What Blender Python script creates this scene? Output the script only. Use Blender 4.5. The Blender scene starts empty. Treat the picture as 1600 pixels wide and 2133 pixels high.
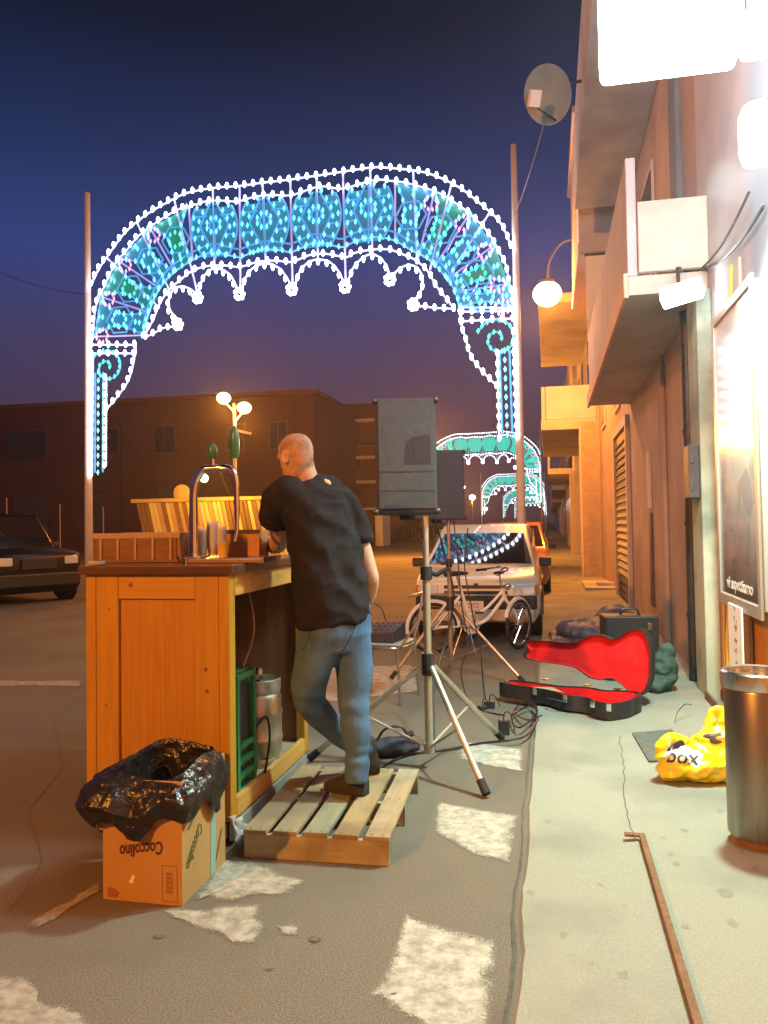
import bpy, bmesh, math, random
from mathutils import Vector, Matrix, noise
random.seed(7)
R = math.radians
SC = bpy.context.scene
COL = SC.collection

# ------------------------------------------------------------------ camera
CAM_H = 1.45
FPX = 1640.0            # focal length in pixels of the 1600x2133 photograph
PPY = 1041.0
cam_d = bpy.data.cameras.new('camera')
cam = bpy.data.objects.new('camera', cam_d)
COL.objects.link(cam)
CM = Matrix.Rotation(R(11.8), 3, 'Z') @ Matrix.Rotation(R(91.8), 3, 'X') @ Matrix.Rotation(R(-0.9), 3, 'Z')
cam.location = (0, 0, CAM_H)
cam.rotation_euler = CM.to_euler()
cam_d.sensor_fit = 'VERTICAL'
cam_d.sensor_height = 36.0
cam_d.lens = FPX / 2133.0 * 36.0
cam_d.shift_y = -(1066.5 - PPY) / 2133.0
cam_d.clip_start = 0.05
cam_d.clip_end = 2000
SC.camera = cam

# ------------------------------------------------------------------ night sky
W = bpy.data.worlds.new('World'); SC.world = W; W.use_nodes = True
nt = W.node_tree; nt.nodes.clear()
tc = nt.nodes.new('ShaderNodeTexCoord'); sx = nt.nodes.new('ShaderNodeSeparateXYZ')
rp = nt.nodes.new('ShaderNodeValToRGB'); bg = nt.nodes.new('ShaderNodeBackground'); wo = nt.nodes.new('ShaderNodeOutputWorld')
nt.links.new(tc.outputs['Generated'], sx.inputs[0]); nt.links.new(sx.outputs[2], rp.inputs[0])
nt.links.new(rp.outputs[0], bg.inputs[0]); nt.links.new(bg.outputs[0], wo.inputs[0])
cr = rp.color_ramp
stops = [(0.0, (.060, .026, .034)), (.12, (.060, .036, .064)), (.22, (.048, .044, .125)), (.32, (.028, .053, .205)),
         (.42, (.013, .031, .110)), (.54, (.0035, .0085, .024)), (1.0, (.001, .003, .008))]
while len(cr.elements) < len(stops): cr.elements.new(.5)
for e, (p, c) in zip(cr.elements, stops): e.position = p; e.color = (*c, 1)
bg.inputs[1].default_value = 1.0

SC.view_settings.view_transform = 'Standard'
SC.view_settings.look = 'None'
SC.view_settings.exposure = 0.0
SC.view_settings.gamma = 1.0
SC.view_settings.use_curve_mapping = False
SC.render.engine = 'CYCLES'
SC.cycles.use_denoising = True
SC.cycles.use_adaptive_sampling = True
SC.cycles.adaptive_threshold = .02
SC.cycles.sample_clamp_indirect = 4.0
SC.cycles.max_bounces = 5
SC.cycles.caustics_reflective = False
SC.cycles.caustics_refractive = False

# ------------------------------------------------------------------ pixel -> point in the place
def ray(px, py):
    return CM @ Vector((px - 800.0, -(py - PPY), -FPX))
def at_z(px, py, z=0.0):
    r = ray(px, py); t = (z - CAM_H) / r.z
    return Vector((r.x * t, r.y * t, z))
def at_y(px, py, y):
    r = ray(px, py); t = y / r.y
    return Vector((r.x * t, y, CAM_H + r.z * t))
def at_x(px, py, x):
    r = ray(px, py); t = x / r.x
    return Vector((x, r.y * t, CAM_H + r.z * t))
def at_d(px, py, d):
    r = ray(px, py) * (d / FPX)
    return Vector((r.x, r.y, CAM_H + r.z))

# ------------------------------------------------------------------ materials
MATS = {}
def mat(name, c1, c2=None, scale=6.0, rough=.6, metal=0.0, bump=0.0, bscale=60.0, stretch=(1, 1, 1), detail=6.0,
        spec=.5, contrast=(.35, .65), rvar=0.0, c3=None, s3=.7, alpha=1.0, trans=0.0, coat=0.0):
    if name in MATS: return MATS[name]
    m = bpy.data.materials.new(name); m.use_nodes = True
    n = m.node_tree.nodes; l = m.node_tree.links; b = n['Principled BSDF']
    b.inputs['Base Color'].default_value = (*c1, 1)
    b.inputs['Roughness'].default_value = rough
    b.inputs['Metallic'].default_value = metal
    b.inputs['Specular IOR Level'].default_value = spec
    b.inputs['Coat Weight'].default_value = coat
    b.inputs['Transmission Weight'].default_value = trans
    b.inputs['Alpha'].default_value = alpha
    t = n.new('ShaderNodeTexCoord'); mp = n.new('ShaderNodeMapping')
    mp.inputs['Scale'].default_value = stretch
    l.new(t.outputs['Object'], mp.inputs[0])
    last = None
    if c2 is not None:
        no = n.new('ShaderNodeTexNoise'); no.inputs['Scale'].default_value = scale; no.inputs['Detail'].default_value = detail
        no.inputs['Roughness'].default_value = .62
        l.new(mp.outputs[0], no.inputs['Vector'])
        r = n.new('ShaderNodeValToRGB')
        r.color_ramp.elements[0].position = contrast[0]; r.color_ramp.elements[1].position = contrast[1]
        r.color_ramp.elements[0].color = (*c1, 1); r.color_ramp.elements[1].color = (*c2, 1)
        l.new(no.outputs['Fac'], r.inputs[0]); last = r.outputs[0]
        if c3 is not None:
            n3 = n.new('ShaderNodeTexNoise'); n3.inputs['Scale'].default_value = s3; n3.inputs['Detail'].default_value = 5
            l.new(t.outputs['Object'], n3.inputs['Vector'])
            r3 = n.new('ShaderNodeValToRGB'); r3.color_ramp.elements[0].position = .48; r3.color_ramp.elements[1].position = .66
            r3.color_ramp.elements[0].color = (0, 0, 0, 1); r3.color_ramp.elements[1].color = (1, 1, 1, 1)
            l.new(n3.outputs['Fac'], r3.inputs[0])
            mx = n.new('ShaderNodeMix'); mx.data_type = 'RGBA'
            l.new(r3.outputs[0], mx.inputs['Factor']); l.new(last, mx.inputs[6]); mx.inputs[7].default_value = (*c3, 1)
            last = mx.outputs[2]
        l.new(last, b.inputs['Base Color'])
        if rvar:
            mr = n.new('ShaderNodeMapRange'); mr.inputs[3].default_value = max(.03, rough - rvar); mr.inputs[4].default_value = min(1, rough + rvar)
            l.new(no.outputs['Fac'], mr.inputs[0]); l.new(mr.outputs[0], b.inputs['Roughness'])
    if bump:
        nb = n.new('ShaderNodeTexNoise'); nb.inputs['Scale'].default_value = bscale; nb.inputs['Detail'].default_value = 5
        l.new(mp.outputs[0], nb.inputs['Vector'])
        bp = n.new('ShaderNodeBump'); bp.inputs['Strength'].default_value = bump; bp.inputs['Distance'].default_value = .01
        l.new(nb.outputs['Fac'], bp.inputs['Height']); l.new(bp.outputs[0], b.inputs['Normal'])
    MATS[name] = m
    return m

def em(name, color, strength, sample=True):
    if name in MATS: return MATS[name]
    m = bpy.data.materials.new(name); m.use_nodes = True
    b = m.node_tree.nodes['Principled BSDF']
    b.inputs['Base Color'].default_value = (*[min(.8, c) for c in color], 1)
    b.inputs['Emission Color'].default_value = (*color, 1)
    b.inputs['Emission Strength'].default_value = strength
    b.inputs['Roughness'].default_value = .4
    if not sample: m.cycles.emission_sampling = 'NONE'
    MATS[name] = m
    return m

def paint_mat(name, c_paint, c_under, lo=.38, hi=.62, wear=0.0):
    """worn road paint: a thin film, mottled, whose ragged edge and worn spots let the asphalt show"""
    if name in MATS: return MATS[name]
    m = bpy.data.materials.new(name); m.use_nodes = True
    n = m.node_tree.nodes; l = m.node_tree.links; b = n['Principled BSDF']; t = n.new('ShaderNodeTexCoord')
    def nz(sc, det, ro):
        a = n.new('ShaderNodeTexNoise'); a.inputs['Scale'].default_value = sc; a.inputs['Detail'].default_value = det; a.inputs['Roughness'].default_value = ro
        l.new(t.outputs['Object'], a.inputs['Vector']); return a.outputs['Fac']
    r = n.new('ShaderNodeValToRGB'); r.color_ramp.elements[0].position = lo; r.color_ramp.elements[1].position = hi
    r.color_ramp.elements[0].color = (*c_under, 1); r.color_ramp.elements[1].color = (*c_paint, 1)
    l.new(nz(16, 9, .72), r.inputs[0]); l.new(r.outputs[0], b.inputs['Base Color'])
    at_ = n.new('ShaderNodeAttribute'); at_.attribute_name = 'cover'
    def mth(op, a, c):
        k = n.new('ShaderNodeMath'); k.operation = op
        for i_, x in enumerate((a, c)):
            if isinstance(x, float): k.inputs[i_].default_value = x
            else: l.new(x, k.inputs[i_])
        return k.outputs[0]
    edge = mth('MULTIPLY', mth('ADD', at_.outputs['Fac'], mth('ADD', mth('MULTIPLY', nz(130, 4, .8), 1.0), mth('MULTIPLY', nz(11, 5, .65), .5))), .6667)
    r2 = n.new('ShaderNodeValToRGB'); r2.color_ramp.elements[0].position = .53 + wear; r2.color_ramp.elements[1].position = .72 + wear
    l.new(edge, r2.inputs[0]); l.new(r2.outputs[0], b.inputs['Alpha'])
    b.inputs['Roughness'].default_value = .75
    MATS[name] = m
    return m

# ------------------------------------------------------------------ mesh building
class MB:
    def __init__(s): s.v = []; s.f = []
    def add(s, vs, fs, M=None):
        k = len(s.v)
        s.v += [tuple(M @ Vector(v)) if M is not None else tuple(v) for v in vs]
        s.f += [tuple(i + k for i in f) for f in fs]
        return s
    def bx(s, x0, x1, y0, y1, z0, z1, M=None):
        vs = [(x0, y0, z0), (x1, y0, z0), (x1, y1, z0), (x0, y1, z0), (x0, y0, z1), (x1, y0, z1), (x1, y1, z1), (x0, y1, z1)]
        return s.add(vs, [(0, 3, 2, 1), (4, 5, 6, 7), (0, 1, 5, 4), (1, 2, 6, 5), (2, 3, 7, 6), (3, 0, 4, 7)], M)
    def box(s, c, d, rz=0, rx=0, ry=0):
        M = Matrix.Translation(c) @ Matrix.Rotation(rz, 4, 'Z') @ Matrix.Rotation(ry, 4, 'Y') @ Matrix.Rotation(rx, 4, 'X')
        return s.bx(-d[0] / 2, d[0] / 2, -d[1] / 2, d[1] / 2, -d[2] / 2, d[2] / 2, M)
    def tube(s, pts, r, n=8, cap=True, closed=False, flat=1.0, up=None):
        pts = [Vector(p) for p in pts]; m = len(pts)
        rr = r if isinstance(r, (list, tuple)) else [r] * m
        k = len(s.v); prev = None
        for i, p in enumerate(pts):
            if closed: t = pts[(i + 1) % m] - pts[i - 1]
            else: t = pts[min(i + 1, m - 1)] - pts[max(i - 1, 0)]
            if t.length < 1e-9: t = Vector((0, 0, 1))
            t.normalize()
            if prev is None:
                u = Vector(up) if up else (Vector((0, 0, 1)) if abs(t.z) < .9 else Vector((0, 1, 0)))
                a = u.cross(t).normalized()
            else:
                a = prev - t * prev.dot(t)
                a = a.normalized() if a.length > 1e-6 else t.orthogonal().normalized()
            prev = a; b = t.cross(a)
            for j in range(n):
                q = 2 * math.pi * j / n
                s.v.append(tuple(p + a * (math.cos(q) * rr[i]) + b * (math.sin(q) * rr[i] * flat)))
        for i in range(m if closed else m - 1):
            for j in range(n):
                i2 = (i + 1) % m
                s.f.append((k + i * n + j, k + i * n + (j + 1) % n, k + i2 * n + (j + 1) % n, k + i2 * n + j))
        if cap and not closed:
            s.f.append(tuple(k + j for j in range(n - 1, -1, -1))); s.f.append(tuple(k + (m - 1) * n + j for j in range(n)))
        return s
    def loft(s, rings, cap=True):
        """rings: equal-length lists of points"""
        n = len(rings[0]); k = len(s.v)
        for r in rings: s.v += [tuple(p) for p in r]
        for i in range(len(rings) - 1):
            for j in range(n):
                s.f.append((k + i * n + j, k + i * n + (j + 1) % n, k + (i + 1) * n + (j + 1) % n, k + (i + 1) * n + j))
        if cap:
            s.f.append(tuple(k + j for j in range(n - 1, -1, -1))); s.f.append(tuple(k + (len(rings) - 1) * n + j for j in range(n)))
        return s
    def lathe(s, prof, n=20, M=None, cap=True):
        rings = [[(r * math.cos(2 * math.pi * j / n), r * math.sin(2 * math.pi * j / n), z) for j in range(n)] for r, z in prof]
        k = len(s.v); s.loft(rings, cap)
        if M is not None: s.v[k:] = [tuple(M @ Vector(v)) for v in s.v[k:]]
        return s
    def prism(s, poly, z0, z1, M=None):
        n = len(poly)
        vs = [(x, y, z0) for x, y in poly] + [(x, y, z1) for x, y in poly]
        fs = [tuple(range(n - 1, -1, -1)), tuple(range(n, 2 * n))] + [(i, (i + 1) % n, n + (i + 1) % n, n + i) for i in range(n)]
        return s.add(vs, fs, M)
    def sphere(s, c, r, nu=12, nv=8):
        c = Vector(c); r = Vector(r) if hasattr(r, '__len__') else Vector((r, r, r))
        rings = []
        for i in range(nv + 1):
            a = math.pi * (i + .02) / (nv + .04)
            rings.append([(c.x + r.x * math.sin(a) * math.cos(2 * math.pi * j / nu), c.y + r.y * math.sin(a) * math.sin(2 * math.pi * j / nu), c.z - r.z * math.cos(a)) for j in range(nu)])
        return s.loft(rings)
    def mesh(s, name):
        me = bpy.data.meshes.new(name); me.from_pydata(s.v, [], s.f); me.update()
        return me
    def build(s, name, m, parent=None, smooth=False, bevel=0, loc=None, rz=0):
        me = s.mesh(name)
        return link(name, me, m, parent, smooth, bevel, loc, rz)

def link(name, me, m, parent=None, smooth=False, bevel=0, loc=None, rz=0, fixn=True):
    if fixn:
        b = bmesh.new(); b.from_mesh(me); bmesh.ops.recalc_face_normals(b, faces=b.faces); b.to_mesh(me); b.free()
    if smooth:
        me.polygons.foreach_set('use_smooth', [True] * len(me.polygons))
        try: me.set_sharp_from_angle(angle=R(38))
        except Exception: pass
    if m is not None and not me.materials: me.materials.append(m)
    o = bpy.data.objects.new(name, me); COL.objects.link(o)
    if parent is not None: o.parent = parent
    if loc is not None: o.location = loc
    if rz: o.rotation_euler = (0, 0, rz)
    if bevel:
        bv = o.modifiers.new('bevel', 'BEVEL'); bv.width = bevel; bv.segments = 2; bv.limit_method = 'ANGLE'; bv.angle_limit = R(40)
    return o

def tag(o, label=None, cat=None, group=None, kind=None):
    if label: o['label'] = label
    if cat: o['category'] = cat
    if group: o['group'] = group
    if kind: o['kind'] = kind
    return o
def thing(name, label, cat, loc=(0, 0, 0), rz=0, group=None):
    o = bpy.data.objects.new(name, None); COL.objects.link(o); o.empty_display_size = .2
    o.location = loc; o.rotation_euler = (0, 0, rz)
    return tag(o, label, cat, group)
def struct(o): o['kind'] = 'structure'; return o
def copy_tree(o, parent=None):
    c = o.copy(); COL.objects.link(c); c.parent = parent
    for ch in list(o.children): copy_tree(ch, c)
    return c
def lamp(name, parent, loc, color, watts, radius=.12, kind='POINT', rot=None, spot=None):
    d = bpy.data.lights.new(name, kind); d.color = color; d.energy = watts; d.shadow_soft_size = radius
    if spot: d.spot_size = spot; d.spot_blend = .6
    o = bpy.data.objects.new(name, d); COL.objects.link(o); o.parent = parent; o.location = loc
    if rot: o.rotation_euler = rot
    return o
def text(body, size, m, parent, M, name='lettering', shear=0.0, extrude=.0006, align='CENTER', sx=1.0, bold=0.0):
    cu = bpy.data.curves.new(name, 'FONT'); cu.body = body; cu.size = size; cu.align_x = align; cu.align_y = 'CENTER'
    cu.extrude = extrude; cu.shear = shear; cu.offset = bold; cu.resolution_u = 3
    o = bpy.data.objects.new(name, cu); COL.objects.link(o)
    dg = bpy.context.evaluated_depsgraph_get()
    me = bpy.data.meshes.new_from_object(o.evaluated_get(dg)); bpy.data.objects.remove(o)
    me.transform(Matrix.Diagonal((sx, 1, 1, 1))); me.transform(M)
    return link(name, me, m, parent, fixn=False)
def remeshed(mb, name, voxel, smooth_it=4, wrinkle=None):
    me = mb.mesh(name + '_src'); b = bmesh.new(); b.from_mesh(me)
    bmesh.ops.recalc_face_normals(b, faces=b.faces); b.to_mesh(me); b.free()
    o = bpy.data.objects.new(name + '_src', me); COL.objects.link(o)
    r = o.modifiers.new('r', 'REMESH'); r.mode = 'VOXEL'; r.voxel_size = voxel; r.adaptivity = 0
    s = o.modifiers.new('s', 'SMOOTH'); s.iterations = smooth_it; s.factor = .5
    dg = bpy.context.evaluated_depsgraph_get(); dg.update()
    out = bpy.data.meshes.new_from_object(o.evaluated_get(dg)); out.name = name
    bpy.data.objects.remove(o)
    if wrinkle:
        nrm = [v.normal.copy() for v in out.vertices]
        for v, nn in zip(out.vertices, nrm): v.co += nn * wrinkle(v.co)
        out.update()
    return out
def bvh_of(obj):
    from mathutils.bvhtree import BVHTree
    me = obj.data; M = Matrix.Translation(obj.parent.location) @ Matrix.Rotation(obj.parent.rotation_euler.z, 4, 'Z')
    return BVHTree.FromPolygons([M @ v.co for v in me.vertices], [tuple(p.vertices) for p in me.polygons]), M.inverted()
def on_surface(bv, px, py, lift):
    r_ = ray(px, py).normalized(); h = bv.ray_cast(Vector((0, 0, CAM_H)), r_)
    return None if h[0] is None else h[0] - r_ * lift
def catmull(pts, k=6, closed=False):
    P = [Vector(p) for p in pts]; n = len(P); out = []
    rng = range(n) if closed else range(n - 1)
    for i in rng:
        g = (lambda j: P[j % n]) if closed else (lambda j: P[max(0, min(n - 1, j))])
        a, b, c, d = g(i - 1), g(i), g(i + 1), g(i + 2)
        for q in range(k):
            t = q / k
            out.append(.5 * ((2 * b) + (c - a) * t + (2 * a - 5 * b + 4 * c - d) * t * t + (3 * b - a - 3 * c + d) * t ** 3))
    if not closed: out.append(P[-1].copy())
    return out
def resample(pts, step=None, count=None):
    P = [Vector(p) for p in pts]; L = [0]
    for a, b in zip(P, P[1:]): L.append(L[-1] + (b - a).length)
    n = count or max(2, int(round(L[-1] / step)) + 1); out = []; j = 0
    for i in range(n):
        d = L[-1] * i / (n - 1)
        while j < len(P) - 2 and L[j + 1] < d: j += 1
        seg = L[j + 1] - L[j]
        out.append(P[j].lerp(P[j + 1], (d - L[j]) / seg if seg else 0))
    return out

# common materials
M_STEEL = mat('stainless_steel', (.62, .61, .58), (.45, .44, .42), scale=30, rough=.24, metal=1, stretch=(1, 1, .06), rvar=.1)
M_CHROME = mat('chrome', (.8, .8, .8), rough=.06, metal=1)
M_ALU = mat('aluminium_tube', (.66, .65, .62), (.5, .49, .47), scale=20, rough=.3, metal=1, rvar=.1)
M_BLACKPL = mat('black_plastic', (.014, .014, .015), (.03, .03, .03), scale=14, rough=.45)
M_RUBBER = mat('black_rubber', (.012, .012, .012), (.022, .021, .02), scale=30, rough=.8)
M_CABLE = mat('black_cable', (.012, .012, .013), rough=.5)
SODIUM = (1.0, .33, .04)
COOL = (.74, 1.0, .82)
# ================================================================== the setting
M_ASPHALT = mat('asphalt', (.085, .073, .055), (.205, .180, .138), scale=170, rough=.88, bump=.22, bscale=420, detail=2, contrast=(.36, .64), c3=(.105, .092, .072), s3=.8)
M_CONC = mat('pavement_concrete', (.25, .255, .205), (.35, .352, .285), scale=120, rough=.9, bump=.4, bscale=260, detail=6, contrast=(.3, .7), c3=(.215, .22, .178), s3=1.3)
KX = -.14
g = MB(); g.add([(-300, -60, 0), (KX + .3, -60, 0), (KX + .3, 900, 0), (-300, 900, 0)], [(0, 1, 2, 3)])
g.add([(KX + .3, -60, -.03), (300, -60, -.03), (300, 900, -.03), (KX + .3, 900, -.03)], [(0, 1, 2, 3)])
struct(g.build('road', M_ASPHALT))
# pavement: a shallow broken concrete edge, a dished gutter and the flat walk
pv = MB(); xs = [KX, KX + .02, KX + .30, KX + .42, KX + .56, 1.30]; zs = [.0, .022, .030, .022, .040, .046]
ys = [-8 + i * .09 for i in range(160)] + [6.4 + i * 2.0 for i in range(60)]
random.seed(3)
for i, y in enumerate(ys):
    for x, z in zip(xs, zs):
        j = (noise.noise((0, y * 2.1, 0)) * .018 + noise.noise((3, y * 9, 1)) * .008) if x <= KX + .02 else 0
        pv.v.append((x + j, y, z if x > KX else -.01))
n6 = len(xs)
for i in range(len(ys) - 1):
    for j in range(n6 - 1): pv.f.append((i * n6 + j, i * n6 + j + 1, (i + 1) * n6 + j + 1, (i + 1) * n6 + j))
struct(pv.build('pavement', M_CONC, smooth=True))
# dark worn joint along the pavement edge
jn = MB(); pts = []
for y in [1 + i * .06 for i in range(120)]:
    x = KX - .014 + noise.noise((0, y * 2.1, 0)) * .018 + noise.noise((3, y * 9, 1)) * .008
    pts.append((x, y))
for (a, b), (c, d) in zip(pts, pts[1:]):
    w = .007 + .006 * noise.noise((a * 9, b * 4, 2))
    jn.add([(a - w, b, .004), (a + w, b, .004), (c + w, d, .004), (c - w, d, .004)], [(0, 1, 2, 3)])
struct(jn.build('pavement_joint', mat('joint_dirt', (.07, .063, .05), (.11, .1, .08), scale=20, rough=.95)))
def pave_z(x):
    for (a, za), (b, zb_) in zip(list(zip(xs, zs)), list(zip(xs, zs))[1:]):
        if a <= x <= b: return za + (zb_ - za) * (x - a) / (b - a)
    return zs[-1]
# stains and gum on the walk
st = MB(); random.seed(12)
for px, py, r in [(1510, 1858, 26), (1425, 1730, 14), (1400, 1780, 14), (1408, 1800, 13), (1528, 1925, 18), (1574, 1812, 14), (1140, 1705, 15), (1175, 1940, 14),
                  (1104, 1850, 14), (1250, 1838, 10), (1298, 2022, 16), (1427, 1930, 12), (1500, 1690, 13), (1232, 2000, 9), (1160, 1600, 9), (1220, 1570, 8), (1380, 1745, 10), (1545, 1775, 11), (1300, 1880, 8)]:
    c = at_z(px, py, .04); rr = r / FPX * (c.y) * .62
    poly = []
    for q in range(11):
        a = q / 11 * 2 * math.pi; k = rr * (.65 + .55 * random.random())
        poly.append((c.x + math.cos(a) * k, c.y + math.sin(a) * k * 1.5, pave_z(c.x + math.cos(a) * k) + .0012))
    st.add(poly, [tuple(range(11))])
tag(st.build('pavement_stains', mat('old_gum', (.21, .205, .165), (.27, .265, .21), scale=30, rough=.9)), 'dark old gum spots scattered on the concrete pavement', 'stain', kind='stuff')

# worn road paint
PAINT = paint_mat('worn_white_paint', (.50, .49, .425), (.25, .235, .19))
PAINT2 = paint_mat('very_worn_paint', (.40, .375, .31), (.20, .185, .15), wear=.035)
def marking(pts, m, jag=.02, n=9, z=.004, edge=.065):
    P = [at_z(x, y, 0) for x, y in pts]; out = []
    for a, b in zip(P, P[1:] + P[:1]):
        for i in range(n):
            q = a.lerp(b, i / n); d = (b - a).normalized(); nn = Vector((-d.y, d.x, 0))
            q = q + nn * (noise.noise(q * 7) * jag + noise.noise(q * 25) * jag * .6); out.append((q.x, q.y, z))
    c = sum((Vector(p) for p in out), Vector()) / len(out)
    b = MB(); k = len(out); ins = []; mn = min((Vector(p) - c).length for p in out)
    for p in out:
        d = c - Vector(p); ins.append(tuple(Vector(p) + d.normalized() * min(edge, d.length * .7)))
    b.add(out + ins + [tuple(c)], [(i, (i + 1) % k, k + (i + 1) % k, k + i) for i in range(k)] + [(k + i, k + (i + 1) % k, 2 * k) for i in range(k)])
    o = b.build('road_marking', m); at_ = o.data.attributes.new('cover', 'FLOAT', 'POINT')
    for i in range(2 * k + 1): at_.data[i].value = 0.0 if i < k else .5
    return struct(o)
marking([(843, 1902), (900, 1925), (1034, 1958), (1030, 2070), (1022, 2190), (900, 2160), (770, 2075), (815, 1980)], PAINT, .014)
marking([(915, 1672), (1080, 1698), (1076, 1750), (1066, 1802), (985, 1782), (897, 1730)], PAINT, .014)
marking([(958, 1545), (1010, 1548), (1092, 1560), (1090, 1610), (1020, 1598), (952, 1582)], PAINT, .014)
marking([(440, 1790), (505, 1788), (640, 1835), (612, 1865), (470, 1880), (392, 1882)], PAINT2, .03)
marking([(330, 1895), (555, 1880), (560, 1930), (545, 1976), (450, 1960), (350, 1910)], PAINT2, .022)
marking([(572, 1930), (612, 1920), (640, 1935), (625, 1950), (578, 1952)], PAINT2, .02)
marking([(-60, 2030), (40, 2028), (110, 2085), (190, 2120), (230, 2200), (-80, 2260)], PAINT2, .022)
marking([(40, 1935), (170, 1860), (215, 1835), (215, 1850), (170, 1885), (62, 1945)], PAINT2, .02)
marking([(-30, 1418), (175, 1418), (175, 1430), (-30, 1430)], PAINT2, .02)
marking([(640, 1390), (860, 1385), (880, 1440), (650, 1470)], PAINT2, .08)
# faint dark smears and a hairline crack in the asphalt
SMEAR = paint_mat('road_smear', (.098, .086, .066), (.12, .106, .082), wear=.12)
for cx, cy, wx, wy in ((330, 1952, 22, 7), (560, 2020, 24, 7), (655, 1958, 20, 7), (822, 2072, 18, 8)):
    marking([(cx - wx, cy), (cx - wx * .3, cy - wy), (cx + wx * .6, cy - wy * .8), (cx + wx, cy + wy * .2), (cx + wx * .2, cy + wy), (cx - wx * .7, cy + wy * .8)], SMEAR, .03, 5, .0065 if cx in (860,) else .0045)
def crack(pix, w=.0016, z=.0044):
    P = [at_z(x, y, 0) for x, y in pix]; P = resample(P, count=40); b = MB()
    P = [p + Vector((noise.noise(p * 9) * .02 + noise.noise(p * 31) * .008, 0, 0)) for p in P]
    for i, (p, q_) in enumerate(zip(P, P[1:])):
        k = w * (.5 + .8 * abs(noise.noise(p * 15))); b.add([(p.x - k, p.y, z), (p.x + k, p.y, z), (q_.x + k, q_.y, z), (q_.x - k, q_.y, z)], [(0, 1, 2, 3)])
    struct(b.build('road_crack', mat('crack_dirt', (.055, .048, .038), rough=1)))
crack([(20, 1900), (90, 1800), (60, 1690), (130, 1600), (110, 1480)], .002)
# rusty steel strip let into the edge of the shop step, snapped off at its far end
sr = MB(); a = at_z(1337, 1740, .05); b = at_z(1452, 2140, .05)
sr.bx(a.x - .013, a.x + .013, b.y - 1.5, a.y, .043, .062)
sr.bx(a.x - .075, a.x - .01, a.y - .02, a.y + .012, .0465, .058)
tag(sr.build('steel_edge_strip', mat('rusty_steel', (.16, .075, .035), (.25, .13, .06), scale=40, rough=.85, bump=.5, bscale=200), bevel=.003), 'rusty brown steel edging strip running along the pavement beside the bin', 'edging strip')
ck = MB(); pts = [at_z(x, y, .05) for x, y in [(1320, 1738), (1312, 1715), (1305, 1680), (1300, 1650), (1302, 1610), (1295, 1570), (1290, 1530)]]
pts = [(p.x + random.uniform(-.008, .008), p.y, pave_z(p.x) + .0015) for p in resample(pts, count=26)]
for p, q in zip(pts, pts[1:]): ck.add([(p[0] - .0025, p[1], p[2]), (p[0] + .0025, p[1], p[2]), (q[0] + .0025, q[1], q[2]), (q[0] - .0025, q[1], q[2])], [(0, 1, 2, 3)])
struct(ck.build('pavement_crack', MATS['joint_dirt']))

# ------------------------------------------------------------------ the shop building on the right
M_SALMON = mat('salmon_render', (.40, .27, .215), (.48, .335, .27), scale=2.0, rough=.9, bump=.3, bscale=60, c3=(.33, .225, .18), s3=.8)
M_PINKW = mat('pink_render', (.48, .43, .46), (.56, .50, .53), scale=1.6, rough=.9, bump=.25, bscale=60, c3=(.41, .37, .39), s3=.7)
M_SOFFIT = mat('balcony_concrete', (.46, .42, .36), (.54, .50, .44), scale=2.5, rough=.9, bump=.3, bscale=50, c3=(.36, .33, .29), s3=.9)
M_STAIN = mat('stained_plaster', (.33, .38, .29), (.46, .47, .36), scale=3.0, rough=.92, bump=.6, bscale=35, stretch=(1, 1, .45), c3=(.22, .26, .21), s3=2.2)
M_WHITEP = mat('white_paint', (.72, .72, .69), (.8, .8, .77), scale=4, rough=.6)
M_DARKMET = mat('dark_metal', (.03, .028, .03), (.055, .05, .05), scale=12, rough=.5, metal=.4)
M_GLASSDK = mat('dark_glass', (.012, .013, .018), rough=.06, spec=.9)
M_ORANGEW = mat('orange_wall', (.60, .27, .05), (.66, .33, .08), scale=2.5, rough=.85, bump=.2, bscale=70)
WX = 1.30
bd = thing('shop_building', 'salmon rendered shop building with balconies above the pavement on the right', 'building', (WX, 0, 0))
b = MB(); b.bx(0, 9, 7.05, 20.6, -.02, 14); b.build('wall', M_SALMON, bd)
b = MB(); b.bx(.0, 9, -9, 7.05, -.02, 2.75); b.build('shopfront_wall', M_ORANGEW, bd)
b = MB(); b.bx(.0, 9, -9, 7.05, 2.76, 14); b.build('upper_wall', M_PINKW, bd)
pil = MB(); pil.bx(-.115, -.001, 6.60, 7.04, .02, 3.29); pil.build('pilaster', M_STAIN, bd, bevel=.012)
# wooden-brown kick board in front of the pilaster foot
kb = MB(); kb.bx(-.135, -.117, 5.75, 6.6, .03, .11); kb.bx(-.02, -.002, 4.9, 6.59, .03, .12); kb.build('skirting', mat('brown_skirting', (.12, .06, .03), (.19, .10, .055), scale=9, rough=.8), bd, bevel=.004)
# first-floor balcony over the shop: slab, parapet, fascia
bl = MB(); bl.bx(-.62, -.001, 6.7, 13.0, 3.30, 3.46); bl.build('balcony_slab', M_SOFFIT, bd, bevel=.01)
bl = MB(); bl.bx(-.62, -.54, 6.705, 12.99, 3.462, 4.45); bl.build('balcony_parapet', M_PINKW, bd, bevel=.012)
bl = MB(); bl.bx(-.539, -.002, 6.64, 6.70, 3.47, 4.05); bl.build('balcony_end_panel', M_SOFFIT, bd, bevel=.008)
bl = MB(); bl.bx(-.66, -.621, 6.66, 13.05, 3.27, 3.475); bl.build('balcony_fascia', mat('fascia_render', (.62, .38, .28), (.66, .44, .34), scale=3, rough=.85), bd, bevel=.006)
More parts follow.
